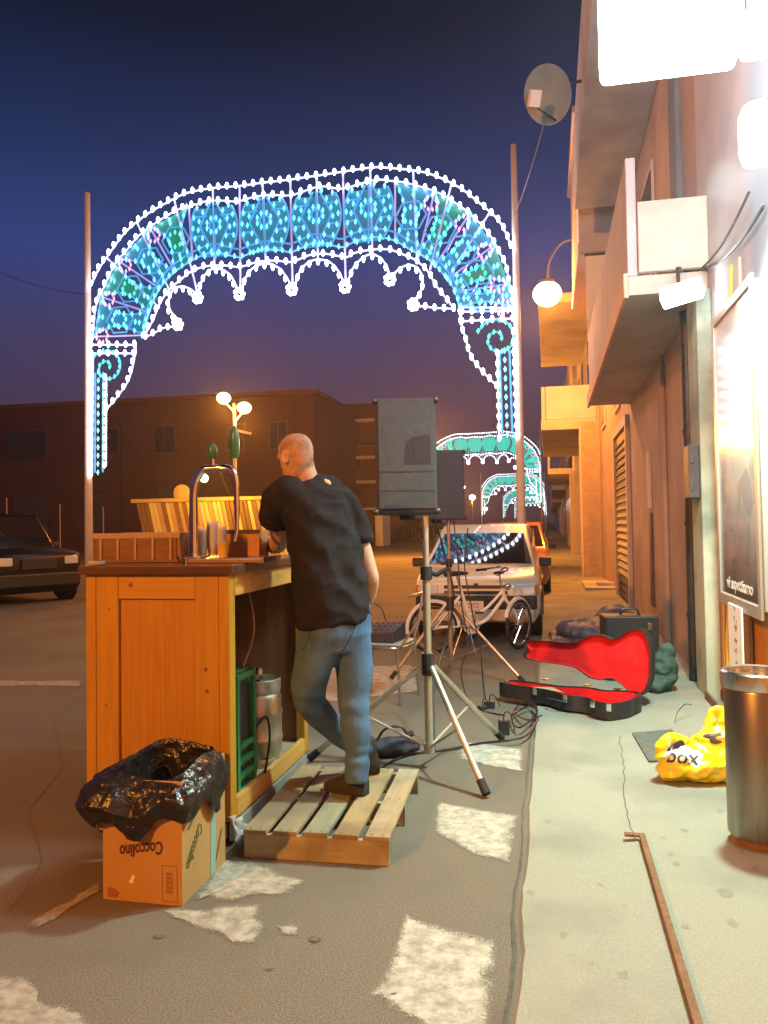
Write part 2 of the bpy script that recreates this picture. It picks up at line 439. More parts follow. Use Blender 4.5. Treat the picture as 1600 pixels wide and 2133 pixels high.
# second-floor enclosed balcony
bl = MB(); bl.bx(-.72, -.001, 13.6, 17.2, 6.0, 6.16); bl.bx(-.70, -.002, 13.63, 17.17, 6.161, 8.4); bl.bx(-.76, -.001, 13.57, 17.2, 8.401, 8.52); bl.build('veranda', M_PINKW, bd, bevel=.012)
bl = MB(); bl.bx(-.80, -.001, 6.9, 12.6, 6.35, 6.5); bl.build('upper_balcony_slab', M_SOFFIT, bd, bevel=.01)
bl = MB(); bl.bx(-.80, -.72, 6.92, 12.58, 6.501, 7.45); bl.build('upper_balcony_parapet', M_PINKW, bd, bevel=.012)
# dark stripe pier and laundry lines on the upper wall
bl = MB(); bl.bx(-.05, -.001, 7.75, 8.15, 3.47, 12); bl.build('dark_pier', mat('slate_paint', (.10, .13, .16), (.14, .17, .2), scale=3, rough=.8), bd)
# drain pipe, meter box
p = MB(); p.tube([(-.075, 7.32, .02), (-.075, 7.32, 3.29)], .055, 12)
for z in (.6, 1.4, 2.2, 3.0): p.tube([(-.075, 7.32, z), (-.075, 7.32, z + .04)], .064, 12)
p.build('drain_pipe', M_DARKMET, bd, smooth=True)
p = MB(); p.bx(-.20, -.116, 6.63, 6.86, 1.62, 2.05); mbx = p.build('meter_box', mat('meter_grey', (.06, .05, .055), (.085, .07, .07), scale=8, rough=.55), bd, bevel=.01)
p = MB(); p.bx(-.185, -.165, 6.615, 6.632, 1.68, 1.76); p.bx(-.185, -.165, 6.615, 6.632, 1.90, 1.97); p.build('latch', M_STEEL, mbx)
# yellow hose-like cable running down by the display case
p = MB(); pts = catmull([(-.03, 5.75, 3.2), (-.05, 5.85, 2.4), (-.035, 5.95, 1.9), (-.05, 6.02, 1.5), (-.03, 6.08, 1.0), (-.06, 6.1, .55), (-.05, 6.05, .14)], 8)
p.tube(pts, .011, 7); p.build('yellow_cable', mat('yellow_cable', (.72, .52, .04), rough=.5), bd, smooth=True)
p = MB(); p.tube(catmull([(-.02, 6.3, 3.2), (-.02, 6.35, 2.0), (-.03, 6.3, 1.2), (-.02, 6.4, .5), (-.06, 6.2, .08)], 6), .006, 6); p.tube([(-.012, 5.6, .2), (-.012, 5.6, 3.2)], .012, 6)
p.build('wall_conduit', mat('beige_conduit', (.62, .5, .34), rough=.6), bd, smooth=True)
# doorway, narrow slot and shutter further along
def recess_door(y0, y1, z1, frame_m, leaf_m, slats=0):
    d = MB(); d.bx(-.07, -.001, y0 - .16, y0, .03, z1 + .16); d.bx(-.07, -.001, y1, y1 + .16, .03, z1 + .16); d.bx(-.071, -.0015, y0 + .001, y1 - .001, z1, z1 + .159)
    f = d.build('door_frame', frame_m, bd, bevel=.01)
    d = MB(); d.bx(-.012, -.002, y0 + .001, y1 - .001, .03, z1 - .001); lf = d.build('door', leaf_m, bd)
    k = 0
    for i in range(slats):
        s_ = MB(); z = .12 + i * (z1 - .2) / slats
        s_.add([(-.05, y0 + .02, z), (-.05, y1 - .02, z), (-.014, y1 - .02, z + .07), (-.014, y0 + .02, z + .07)], [(0, 1, 2, 3)])
        s_.add([(-.05, y0 + .02, z), (-.014, y0 + .02, z), (-.014, y1 - .02, z), (-.05, y1 - .02, z)], [(0, 1, 2, 3)])
        s_.build('shutter_slat', leaf_m, lf)
M_FRAMEW = mat('grey_frame', (.50, .42, .40), (.56, .47, .44), scale=4, rough=.7)
M_DOORDK = mat('brown_door', (.065, .040, .034), (.09, .056, .046), scale=6, rough=.55)
recess_door(13.3, 15.6, 3.0, M_FRAMEW, M_DOORDK, 22)
d = MB(); d.bx(-.03, -.001, 10.55, 10.75, .35, 1.55); d.build('letter_slot_panel', M_DOORDK, bd, bevel=.005)
d = MB(); d.bx(-.04, -.001, 10.58, 10.72, 1.60, 2.35); d.build('wall_plaque', M_FRAMEW, bd, bevel=.005)
d = MB(); d.bx(-.05, -.002, 9.2, 9.5, .03, 3.29); d.build('pilaster', M_SALMON, bd, bevel=.01)
d = MB(); d.bx(-.34, -.001, 17.0, 17.35, .03, .17); d.bx(-.6, -.001, 16.6, 18.6, .031, .10); d.build('doorstep', M_SOFFIT, bd, bevel=.01)
# tall shuttered windows on the upper floors (between balcony and veranda)
for y0, z0 in ((9.6, 3.7), (9.6, 6.8), (14.6, 3.5), (18.2, 3.6), (18.2, 6.9)):
    w = MB(); w.bx(-.03, -.001, y0, y0 + 1.1, z0, z0 + 2.0); f = w.build('window', M_FRAMEW, bd, bevel=.006)
    w = MB(); w.bx(-.035, -.0305, y0 + .08, y0 + .52, z0 + .08, z0 + 1.92); w.build('pane', M_GLASSDK, f)
    w = MB(); w.bx(-.035, -.0305, y0 + .58, y0 + 1.02, z0 + .08, z0 + 1.92); w.build('pane', M_GLASSDK, f)
# sliding white blind under the veranda with beaded cords
hb = thing('hanging_blind', 'tall white blind hanging below the enclosed balcony, lit orange', 'blind', (WX - .42, 13.72, 4.5))
q = MB(); q.bx(-.17, .17, -.012, .012, 0, 1.5); q.build('cloth', mat('blind_cloth', (.75, .70, .64), (.8, .76, .7), scale=8, rough=.8), hb)
q = MB(); q.bx(-.19, .19, -.02, .02, 1.46, 1.499); q.bx(-.185, .185, -.018, .018, -.03, -.001); q.build('rail', M_DARKMET, hb)
for dx in (.22, .29):
    cd = thing('bead_cord', 'twisted cord of glossy beads hanging %s the white blind' % ('close beside' if dx < .25 else 'at arm length right of'), 'cord', (WX - .42 + dx, 13.72, 4.55))
    q = MB()
    for i in range(30): q.sphere((math.sin(i * 1.3) * .012, math.cos(i * 1.3) * .012, i * .05), (.018, .018, .026), 6, 4)
    q.build('bead_string', mat('bead_gloss', (.65, .6, .55), rough=.15, spec=.8), cd, smooth=True)
# ------------------------------------------------------------------ shop lights, sign and display case
E_SIGN = em('sign_light', (.78, .94, 1.0), 40)
E_FLOOD = em('flood_light', (.95, 1.0, .95), 26)
s0 = at_y(1252, 158, 3.5); z0 = s0.z; sgx0 = s0.x
sg = thing('lit_box_sign', 'glaring white illuminated box sign projecting over the pavement', 'sign', (WX, 3.5, z0))
q = MB(); q.bx(sgx0 - WX, -.47, -.11, .11, 0, 1.25); q.build('light_panel', E_SIGN, sg, bevel=.03)
q = MB(); q.bx(-.455, -.12, -.11, .11, .03, 1.25); q.build('light_panel', E_SIGN, sg, bevel=.03)
q = MB(); q.bx(-.468, -.457, -.09, .09, .15, 1.2); q.build('seam', M_DARKMET, sg)
q = MB(); q.bx(-.119, -.001, -.03, .03, .2, .27); q.bx(-.119, -.001, -.03, .03, .95, 1.02); q.build('bracket', M_DARKMET, sg)
def wall_lamp(px, py, x, name, label, size, watts, off):
    p = at_x(px, py, x); t = thing(name, label, 'lamp', p)
    q = MB(); q.lathe([(size * .5, -size), (size * .62, -size * .6), (size * .62, size * .6), (size * .45, size)], 16); q.build('globe', E_FLOOD, t, smooth=True)
    q = MB(); q.bx(size * .3, WX - x - .002, -.03, .03, size * .9, size * 1.2); q.build('arm', M_DARKMET, t, bevel=.004)
    if watts: lamp('shop_lamp_light', t, off, COOL, watts, .10, 'SPOT', (R(-8), R(-14), 0), R(150))
    return t
wall_lamp(1578, 280, 1.12, 'wall_lamp', 'white glowing wall lamp beneath the bright box sign', .15, 860, (-.17, -.05, -.19))
fl = at_y(1420, 612, 6.35)
t = thing('floodlight', 'small white floodlight fixed under the first balcony, switched on', 'floodlight', fl)
q = MB(); q.box((0, 0, 0), (.30, .12, .11), rx=R(-28), ry=R(-14)); q.build('glass', E_FLOOD, t, bevel=.012)
q = MB(); q.box((.012, .075, .045), (.33, .06, .14), rx=R(-28), ry=R(-14)); q.build('housing', M_WHITEP, t, bevel=.012)
q = MB(); q.tube([(.0, .1, .06), (.0, .16, .25), (.05, .33, .30)], .014, 8); q.build('bracket', M_DARKMET, t)
# glazed poster case on the shop wall
a = at_x(1506, 1250, WX - .09); c = at_x(1590, 1275, WX - .09); top = at_x(1502, 660, WX - .09).z
y1, y0, zb = a.y, c.y, c.z
pc = thing('poster_case', 'tall grey framed poster case on the shop wall above the white strip', 'display case', (WX - .09, (y0 + y1) / 2, zb))
w = (y1 - y0) / 2; h = top - zb
q = MB(); q.bx(0, .088, -w, w, 0, h); q.build('backing', mat('case_grey', (.32, .33, .31), (.38, .39, .36), scale=5, rough=.6), pc)
q = MB(); q.bx(-.02, -.001, -w - .03, -w + .03, -.05, h + .03); q.bx(-.02, -.001, w - .03, w + .03, -.05, h + .03)
q.bx(-.021, -.0015, -w + .031, w - .031, -.05, .03); q.bx(-.021, -.0015, -w + .031, w - .031, h - .03, h + .03); q.build('frame', mat('case_alu', (.45, .45, .43), rough=.4, metal=.6), pc, bevel=.004)
# printed poster: dark foot; pale top is lamp glare put into the colour
pm = bpy.data.materials.new('poster_glare_print'); pm.use_nodes = True
n = pm.node_tree.nodes; l = pm.node_tree.links; b_ = n['Principled BSDF']
tcn = n.new('ShaderNodeTexCoord'); sp = n.new('ShaderNodeSeparateXYZ'); rmp = n.new('ShaderNodeValToRGB'); l.new(tcn.outputs['Generated'], sp.inputs[0]); l.new(sp.outputs[2], rmp.inputs[0])
for e, (p, cc) in zip([rmp.color_ramp.elements[0], rmp.color_ramp.elements[1]] + [rmp.color_ramp.elements.new(.1), rmp.color_ramp.elements.new(.3)], [(0, (.06, .055, .05)), (1, (.72, .72, .74)), (.12, (.16, .15, .15)), (.34, (.42, .40, .41))]): e.position = p; e.color = (*cc, 1)
vor = n.new('ShaderNodeTexVoronoi'); vor.inputs['Scale'].default_value = 7; l.new(tcn.outputs['Object'], vor.inputs['Vector'])
mxn = n.new('ShaderNodeMix'); mxn.data_type = 'RGBA'; mxn.blend_type = 'OVERLAY'; mxn.inputs['Factor'].default_value = .35
l.new(rmp.outputs[0], mxn.inputs[6]); l.new(vor.outputs['Color'], mxn.inputs[7]); 
hsv = n.new('ShaderNodeHueSaturation'); hsv.inputs['Saturation'].default_value = .25; l.new(mxn.outputs[2], hsv.inputs['Color']); l.new(hsv.outputs[0], b_.inputs['Base Color']); b_.inputs['Roughness'].default_value = .12
q = MB(); q.bx(-.006, -.001, -w + .031, w - .031, .031, h - .031); ps = q.build('poster', pm, pc)
text('vi aspettiamo', .115, M_WHITEP, pc, Matrix.Translation((-.0085, 0, .11)) @ Matrix.Rotation(R(-90), 4, 'Z') @ Matrix.Rotation(R(90), 4, 'X'), sx=1.15, bold=.002)
# narrow white notice strip hanging under the case
a = at_x(1518, 1262, WX - .118); c = at_x(1546, 1274, WX - .118); zl = at_x(1520, 1425, WX - .118).z
ns = thing('notice_strip', 'narrow bright white paper strip with small vertical writing below the poster case', 'notice', (WX - .118, (a.y + c.y) / 2, zl))
w2 = (a.y - c.y) / 2; h2 = c.z - zl + .02
q = MB(); q.bx(-.006, .004, -w2, w2, 0, h2); q.build('paper', mat('white_paper', (.86, .86, .82), (.9, .9, .86), scale=3, rough=.6), ns)
q = MB(); random.seed(2)
for zf in (.97, .84, .74, .58, .47, .34, .27, .22, .12, .06):
    for j in range(3): q.box((-.0072, random.uniform(-.3, .05) * w2, h2 * zf + random.uniform(-.012, .012)), (.001, random.uniform(.01, .03), random.uniform(.008, .03)), rx=random.uniform(-.6, .6))
q.build('ink_marks', mat('faded_ink', (.22, .21, .18), rough=.7), ns)
# satellite dish on the upper wall
dp = at_y(1150, 195, 9.5)
sd = thing('satellite_dish', 'pale satellite dish with its receiver arm high beside the facade', 'satellite dish', dp)
Md = Matrix.Rotation(R(-40), 4, 'Z') @ Matrix.Rotation(R(118), 4, 'X')
q = MB(); q.lathe([(.02, .0), (.13, .012), (.24, .045), (.33, .09), (.335, .1), (.33, .098), (.24, .055), (.13, .022), (.02, .01)], 28, Md); q.build('dish', mat('dish_grey', (.19, .24, .25), (.24, .29, .30), scale=5, rough=.55), sd, smooth=True)
q = MB(); q.tube([Md @ Vector((0, -.3, .09)), Md @ Vector((.02, -.12, .38)), Md @ Vector((.03, 0, .42))], .012, 8); q.build('receiver_arm', M_DARKMET, sd)
q = MB(); e = Md @ Vector((.03, 0, .40)); q.box(e, (.13, .1, .18), rz=.4, rx=.5); q.build('receiver', M_WHITEP, sd, bevel=.01)
wl = Vector((WX, 9.7, dp.z + .3)) - dp
q = MB(); q.tube([(0, 0, 0), (.2, .1, .15), tuple(wl)], .02, 8); q.build('mount_arm', M_DARKMET, sd)

# ------------------------------------------------------------------ further houses along the right side
def windows(parent, x, spots, fm, gm, sill=None):
    for y0, y1, z0, z1 in spots:
        w = MB(); w.bx(x - .06, x - .001, y0, y1, z0, z1); f = w.build('window', fm, parent)
        w = MB(); w.bx(x - .07, x - .061, y0 + .1, (y0 + y1) / 2 - .03, z0 + .1, z1 - .1); w.build('pane', gm, f)
        w = MB(); w.bx(x - .07, x - .061, (y0 + y1) / 2 + .03, y1 - .1, z0 + .1, z1 - .1); w.build('pane', gm, f)
M_STONE = mat('stone_cladding', (.34, .26, .18), (.44, .34, .25), scale=3.5, rough=.9, bump=.7, bscale=14, stretch=(1, 1, 2.4), c3=(.36, .26, .16), s3=1.8)
M_CREAM = mat('cream_render', (.34, .31, .34), (.40, .37, .40), scale=1.2, rough=.9, c3=(.28, .26, .29), s3=.5)
h2_ = thing('corner_house', 'house with a rough stone pier and a cantilevered balcony further along the pavement', 'building', (1.27, 20.7, 0))
q = MB(); q.bx(0, 9, .25, 13, 0, 11.5); q.build('wall', M_CREAM, h2_)
q = MB(); q.bx(-.42, .3, 0, .5, .02, 4.0); q.build('stone_pier', M_STONE, h2_, bevel=.02)
q = MB(); q.bx(-.46, -.421, -.02, .54, .02, 3.9); q.build('pier_edge', mat('pier_trim', (.62, .5, .42), rough=.8), h2_)
q = MB(); q.bx(-1.42, -.001, .3, 9, 3.85, 4.12); q.build('balcony_slab', M_SOFFIT, h2_, bevel=.02)
q = MB(); q.bx(-1.40, -1.3, .32, 8.98, 4.121, 5.0); q.bx(-1.29, -.002, .32, .4, 4.121, 5.0); q.build('balcony_parapet', M_PINKW, h2_, bevel=.02)
q = MB(); q.bx(-1.42, -.001, .3, 9, 7.2, 7.45); q.build('balcony_slab', M_SOFFIT, h2_, bevel=.02)
for i in range(7):
    q = MB(); q.bx(-.03, -.001, 1.6, 4.0, .3 + i * .34, .56 + i * .34); q.build('shutter_slat', M_DARKMET, h2_)
windows(h2_, 0, [(5.2, 6.4, .2, 2.7), (8, 9.4, .9, 2.6), (2, 3.2, 5.0, 6.9), (6, 7.2, 5.0, 6.9), (10, 11.2, 5, 6.9), (6, 7.2, 8.2, 10)], M_FRAMEW, M_GLASSDK)
lab = ['second house beyond the stone pier, pale with doors onto the pavement', 'narrow pinkish house far down the right side of the street', 'farthest house on the right where the lit arches crowd together']
for k, (ya, yb, x, hh, m_) in enumerate([(34.2, 52, 1.1, 9.5, M_PINKW), (52.5, 84, 1.4, 8.0, M_CREAM), (85, 240, 1.5, 9.0, M_PINKW)]):
    h_ = thing('row_house', lab[k], 'building', (x, ya, 0), group='houses along the right side')
    q = MB(); q.bx(0, 9, 0, yb - ya, 0, hh); q.build('wall', m_, h_)
    q = MB(); q.bx(-1.1, -.001, 2, (yb - ya) * .7, 3.6, 3.85); q.build('balcony_slab', M_SOFFIT, h_)
    q = MB(); q.bx(-1.1, -1.0, 2.02, (yb - ya) * .69, 3.851, 4.7); q.build('balcony_parapet', M_PINKW, h_)
    q = MB(); q.bx(-.2, -.001, 0.0, .5, .02, 3.59); q.build('pier', M_FRAMEW, h_)
    windows(h_, 0, [(2 + i * (yb - ya) / 5, 3.3 + i * (yb - ya) / 5, .15, 2.7) for i in range(4)] + [(2 + i * (yb - ya) / 5, 3.3 + i * (yb - ya) / 5, 4.9, 6.7) for i in range(4)], M_FRAMEW, M_GLASSDK)

# ------------------------------------------------------------------ houses across the street on the left
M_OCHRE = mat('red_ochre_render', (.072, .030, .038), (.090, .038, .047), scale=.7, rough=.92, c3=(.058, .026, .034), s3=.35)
YL = 46.0
xa = at_y(-160, 1000, YL).x; xb = at_y(655, 1000, YL).x; zr = at_y(300, 838, YL).z
lb = thing('ochre_house', 'long dark reddish house across the street behind the market stall', 'building', (xa, YL, 0))
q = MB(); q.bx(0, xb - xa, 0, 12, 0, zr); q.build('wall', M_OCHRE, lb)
q = MB(); q.bx(-.3, xb - xa + .3, -.35, 12, zr, zr + .25); q.build('cornice', mat('cornice_ochre', (.11, .055, .048), (.13, .065, .055), scale=2, rough=.9), lb)
def front_opening(parent, ox, pxs, pys, Y, name='window', m_=None, pane=True):
    p0 = at_y(pxs[0], pys[1], Y); p1 = at_y(pxs[1], pys[0], Y)
    w = MB(); w.bx(p0.x - ox, p1.x - ox, -.08, -.001, p0.z, p1.z); f = w.build(name, m_ or M_SHUT, parent)
    if pane:
        mid = (p0.x + p1.x) / 2 - ox
        for u0, u1 in ((p0.x - ox + .12, mid - .05), (mid + .05, p1.x - ox - .12)):
            w = MB(); w.bx(u0, u1, -.1, -.081, p0.z + .12, p1.z - .12); w.build('pane', M_GLASSDK, f)
M_SHUT = mat('dark_shutter', (.05, .045, .06), (.075, .065, .08), scale=4, rough=.6)
for pxs, pys in [((12, 98), (893, 962)), ((322, 368), (884, 946)), ((470, 510), (880, 940)), ((560, 600), (876, 938)), ((210, 250), (890, 950))]: front_opening(lb, xa, pxs, pys, YL)
for pxs, pys in [((30, 100), (1030, 1160)), ((178, 214), (1030, 1160)), ((330, 372), (1010, 1150))]: front_opening(lb, xa, pxs, pys, YL, 'door', pane=False)
q = MB(); p0 = at_y(256, 850, YL); q.tube([(p0.x - xa, -.1, 0), (p0.x - xa, -.1, zr)], .07, 8); q.build('drain_pipe', M_DARKMET, lb)
q = MB(); p0 = at_y(618, 850, YL); q.tube([(p0.x - xa, -.1, 0), (p0.x - xa, -.1, zr)], .07, 8); q.build('drain_pipe', M_DARKMET, lb)
YM = 58.0
xm0 = at_y(640, 1000, YM).x; xm1 = at_y(806, 1000, YM).x; zm = at_y(720, 842, YM).z
mb_ = thing('balcony_house', 'reddish house with stacked balconies behind the man, left of the speakers', 'building', (xm0, YM, 0))
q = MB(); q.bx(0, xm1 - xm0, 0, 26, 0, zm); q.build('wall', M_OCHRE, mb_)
for py, nm in ((1005, 0), (955, 1), (880, 2)):
    p0 = at_y(690, py, YM); p1 = at_y(800, py, YM)
    q = MB(); q.bx(p0.x - xm0, p1.x - xm0 + .8, -1.3, -.001, p0.z - .22, p0.z); q.build('balcony_slab', M_SOFFIT, mb_)
    q = MB(); q.bx(p0.x - xm0, p1.x - xm0 + .8, -1.3, -1.2, p0.z + .001, p0.z + .8); q.build('balcony_parapet', M_OCHRE, mb_)
for pxs, pys in [((672, 690), (898, 955)), ((718, 738), (920, 985)), ((748, 790), (918, 955)), ((700, 726), (1030, 1110)), ((750, 786), (850, 880))]: front_opening(mb_, xm0, pxs, pys, YM)
# low lit shop with a pale doorway
p0 = at_y(752, 1118, 52); p1 = at_y(797, 1062, 52)
kb_ = thing('kiosk', 'small lit kiosk with a pale side wall far across the street', 'kiosk', (p0.x, 52, 0))
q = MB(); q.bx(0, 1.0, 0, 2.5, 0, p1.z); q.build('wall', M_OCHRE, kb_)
q = MB(); q.bx(1.001, p1.x - p0.x, 0, 2.5, 0, p1.z - .1); q.build('side_wall', M_WHITEP, kb_)
q = MB(); q.bx(-.3, p1.x - p0.x + .2, -.6, 2.6, p1.z, p1.z + .15); q.build('roof', M_CREAM, kb_)
YF = 64
# street fence with uprights in front of a hedge
x0 = at_y(795, 1100, YF).x; x1 = at_y(900, 1100, YF).x
fn = thing('street_fence', 'low iron fence with uprights along the far side of the street', 'fence', (x0, YF, 0))
for i in range(15):
    q = MB(); xx = (x1 - x0) * i / 14; q.tube([(xx, 0, 0), (xx, 0, 1.25)], .05, 6); q.build('upright', M_DARKMET, fn)
q = MB(); q.bx(0, x1 - x0, -.03, .03, 1.15, 1.22); q.build('top_rail', M_DARKMET, fn)
q = MB(); q.bx(0, x1 - x0, -.03, .03, .15, .22); q.build('bottom_rail', M_DARKMET, fn)
random.seed(5)
for k, (px, hh, lbl) in enumerate([(808, 2.3, 'leafy roadside bush nearest the kiosk, lit yellow'), (850, 1.9, 'leafy roadside bush in the middle behind the iron fence'), (893, 2.2, 'leafy roadside bush hidden mostly by the speaker, right end of the fence')]):
    p0 = at_y(px, 1100, YF + 3)
    tr = thing('roadside_bush', lbl, 'bush', (p0.x, YF + 3, 0), group='bushes behind the fence')
    q = MB()
    for i in range(700):
        a = random.uniform(0, 6.283); r_ = random.random() ** .5 * 1.1; z = random.uniform(.1, hh); k2 = math.sin(min(1, z / hh) * 2.6) + .25
        c = Vector((math.cos(a) * r_ * k2, math.sin(a) * r_ * k2, z)); u = Vector((random.gauss(0, 1), random.gauss(0, 1), random.gauss(0, 1))).normalized() * .13; v = u.orthogonal().normalized() * .07
        q.add([c - u, c + v, c + u, c - v], [(0, 1, 2, 3)])
    q.build('foliage', mat('leaves', (.05, .085, .02), (.10, .13, .03), scale=3, rough=.6), tr)
    q = MB(); q.tube([(0, 0, 0), (.05, 0, hh * .7)], [.06, .03], 6); q.build('trunk', M_DOORDK, tr)
# thin posts along the dark parked car
for k, (px, py, lbl) in enumerate([(15, 1037, 'thin pale post behind the dark car, leftmost of three'), (126, 1050, 'thin pale post behind the dark car, middle one of three'), (216, 1056, 'thin pale post behind the dark car, nearest the wooden crate')]):
    p0 = at_y(px, py, 22); th = thing('thin_post', lbl, 'post', (p0.x, 22, 0), group='thin posts by the dark car')
    q = MB(); q.tube([(0, 0, 0), (-.02, 0, p0.z)], .018, 7); q.build('pole', mat('post_pale', (.34, .3, .28), rough=.5), th)
    q = MB(); q.lathe([(.12, 0), (.12, .03), (.03, .05)], 10); q.build('base', M_DARKMET, th)

# ------------------------------------------------------------------ street lamps
E_SOD = em('sodium_lamp', (1.0, .70, .36), 2.7)
E_LAMPW = em('pale_street_lamp', (1.0, .80, .62), 22, False)
M_POLE = mat('galvanised_pole', (.36, .34, .32), (.44, .42, .39), scale=6, rough=.45, metal=.5)
def street_lamp(loc, heads, label, watts, hr=.28, group=None, m_=None, light=True, flag=False):
    t = thing('street_lamp', label, 'street lamp', (loc[0], loc[1], 0), group=group)
    ztop = max(h[2] for h in heads)
    q = MB(); q.tube([(0, 0, 0), (0, 0, ztop - .2)], [.085, .05], 10); q.build('pole', M_POLE, t, smooth=True)
    for h in heads:
        hd = MB(); hd.sphere(h, (hr, hr, hr * .8), 14, 9); hd_ = hd.build('lamp_head', m_ or E_SOD, t, smooth=True)
        c = MB(); c.lathe([(hr * .5, 0), (hr * .35, hr * .12), (hr * .1, hr * .16)], 14, Matrix.Translation((h[0], h[1], h[2] + hr * .72))); c.build('cap', M_POLE, hd_, smooth=True)
        a = MB(); a.tube([(0, 0, h[2] - .55), (h[0] * .5, h[1] * .5, h[2] - .3), (h[0], h[1], h[2] - hr * .2)], .03, 8); a.build('arm', M_POLE, t)
        if light: lamp('sodium_light', t, (h[0], h[1], h[2] - hr - .15), SODIUM, watts, .15)
    if flag:
        f = MB(); f.box((.3, 0, ztop - 1.3), (.75, .04, .09), ry=R(14)); f.build('bracket', M_POLE, t)
    return t
p1 = at_d(466, 829, 30); p2 = at_d(509, 849, 30); pb = at_d(489, 900, 30)
street_lamp((pb.x, pb.y), [(p1.x - pb.x, p1.y - pb.y, p1.z), (p2.x - pb.x, p2.y - pb.y, p2.z)], 'twin headed orange street lamp across the street behind the beer tap', 1600, .28, flag=True)
p1 = at_y(1140, 612, 17.6)
wlp = thing('wall_street_lamp', 'glaring orange street lamp on a curved arm from the right hand facade', 'street lamp', (p1.x, p1.y, p1.z))
q = MB(); q.sphere((0, 0, 0), (.32, .36, .27), 14, 9); q.build('lamp_head', em('sodium_lamp_near', (1.0, .70, .36), 5), wlp, smooth=True)
q = MB(); q.lathe([(.22, 0), (.16, .1), (.05, .14)], 14, Matrix.Translation((0, 0, .2))); q.build('hood', M_POLE, wlp, smooth=True)
q = MB(); q.tube(catmull([(0, 0, .2), (.08, 0, .75), (.45, 0, 1.15), (WX - p1.x - .002, 0, 1.0)], 8), .025, 8); q.build('arm', M_POLE, wlp, smooth=True)
lamp('sodium_light', wlp, (0, 0, -.35), SODIUM, 2500, .15)
street_lamp((-6.5, -8.5), [(0, .5, 7.4)], 'tall orange street lamp on the road behind the viewer', 9500, .28)
for k, (px, py, d_, lbl) in enumerate([(960, 1015, 78, 'distant pale street lamp right of the hanging speakers, nearest one'), (984, 1036, 105, 'distant pale street lamp just left of the third lit arch'), (1011, 1060, 150, 'farthest tiny pale street lamp low between the lit arches')]):
    p0 = at_d(px, py, d_); street_lamp((p0.x, p0.y), [(0, 0, p0.z)], lbl, 2600, .40, 'distant street lamps', E_LAMPW, light=(k < 2))
p0 = at_d(884, 912, 33); street_lamp((p0.x, p0.y), [(0, 0, p0.z)], 'orange street lamp hidden behind the grey loudspeaker', 6800, .3)
# ================================================================== festoon light arches
YA = 14.6
E_BULB = em('festoon_bulb_white', (.86, .94, 1.0), 7.0, False)
E_BULB_NEAR = em('festoon_bulb_near', (.86, .94, 1.0), 14.0, True)
E_TEAL_NEAR = em('led_teal_near', (.13, .80, 1.0), 2.6, True)
E_FILM = em('teal_film_glow', (.015, .20, .34), .42, False)  # LED light on the film panels, put in as a weak glow
E_FILM_FAR = em('teal_glow_far', (.0, .46, .38), 1.1, False)  # painted glow of far panels and laths; the far teal LEDs share it
E_FILMG = em('green_film_glow', (.01, .22, .20), .40, False)  # same put-in glow for the green panels
E_TEAL = em('led_teal', (.13, .80, 1.0), 2.6, False)
E_GREEN = em('led_green', (.06, .9, .50), 2.0, False)
E_PINK = em('led_pink', (1.0, .36, .58), 1.8, False)
E_LATHB = em('lath_glow_blue', (.06, .36, .80), .62, False)  # plain laths, no lamps: the LED light on them is painted as glow
E_LATHV = em('lath_glow_violet', (.42, .44, .85), .50, False)  # bulb light on the frame laths, likewise painted as glow
E_CLUST = em('cluster_bulb', (.92, .97, 1.0), 14.0, False)
M_LATH = mat('white_lath', (.74, .72, .78), (.8, .78, .82), scale=8, rough=.6)
AX = at_y(620, 1100, YA).x
def ap(px, py):
    p = at_y(px, py, YA); return Vector((p.x - AX, 0, p.z))
def path(pix, k=5): return catmull([ap(*p) for p in pix], k)
outer_px = [(189, 590), (194, 577), (205, 556), (217, 538), (239, 507), (257, 484), (278, 464), (309, 441), (345, 420), (381, 402), (419, 393), (455, 388), (498, 385), (540, 379), (593, 373), (635, 367), (690, 359), (740, 351), (786, 346),
            (847, 351), (889, 358), (930, 374), (964, 393), (988, 412), (1012, 432), (1037, 455), (1052, 480), (1064, 510)]
second_px = [(191, 703), (193, 670), (197, 638), (206, 613), (214, 597), (230, 562), (243, 541), (263, 518), (283, 493), (301, 479), (320, 464), (360, 439), (386, 429), (409, 423), (429, 417), (463, 416), (493, 418), (521, 410), (557, 404),
             (603, 405), (641, 393), (669, 386), (712, 391), (751, 380), (786, 372), (815, 375), (841, 378), (872, 386), (902, 395), (927, 407), (947, 420), (971, 437), (995, 459), (1012, 477), (1028, 501), (1043, 529), (1054, 553), (1060, 585), (1066, 610), (1070, 645)]
lower_px = [(299, 697), (308, 680), (317, 664), (327, 638), (336, 621), (350, 602), (373, 582), (396, 564), (426, 553), (465, 551), (498, 554), (534, 544), (573, 541), (606, 544), (641, 530), (679, 527), (719, 534), (737, 525), (775, 518), (810, 518), (841, 529), (868, 542), (892, 565), (907, 592), (925, 615), (945, 640)]
tealline_px = [(296, 699), (301, 674), (307, 654), (316, 628), (329, 602), (347, 579), (373, 557), (399, 541), (419, 531), (445, 523), (475, 530), (498, 534), (521, 526), (553, 518), (583, 520), (606, 523), (635, 511), (658, 503), (690, 509), (713, 513), (744, 499), (779, 492), (820, 499), (858, 520), (892, 537), (916, 561), (935, 584), (948, 605), (958, 640)]
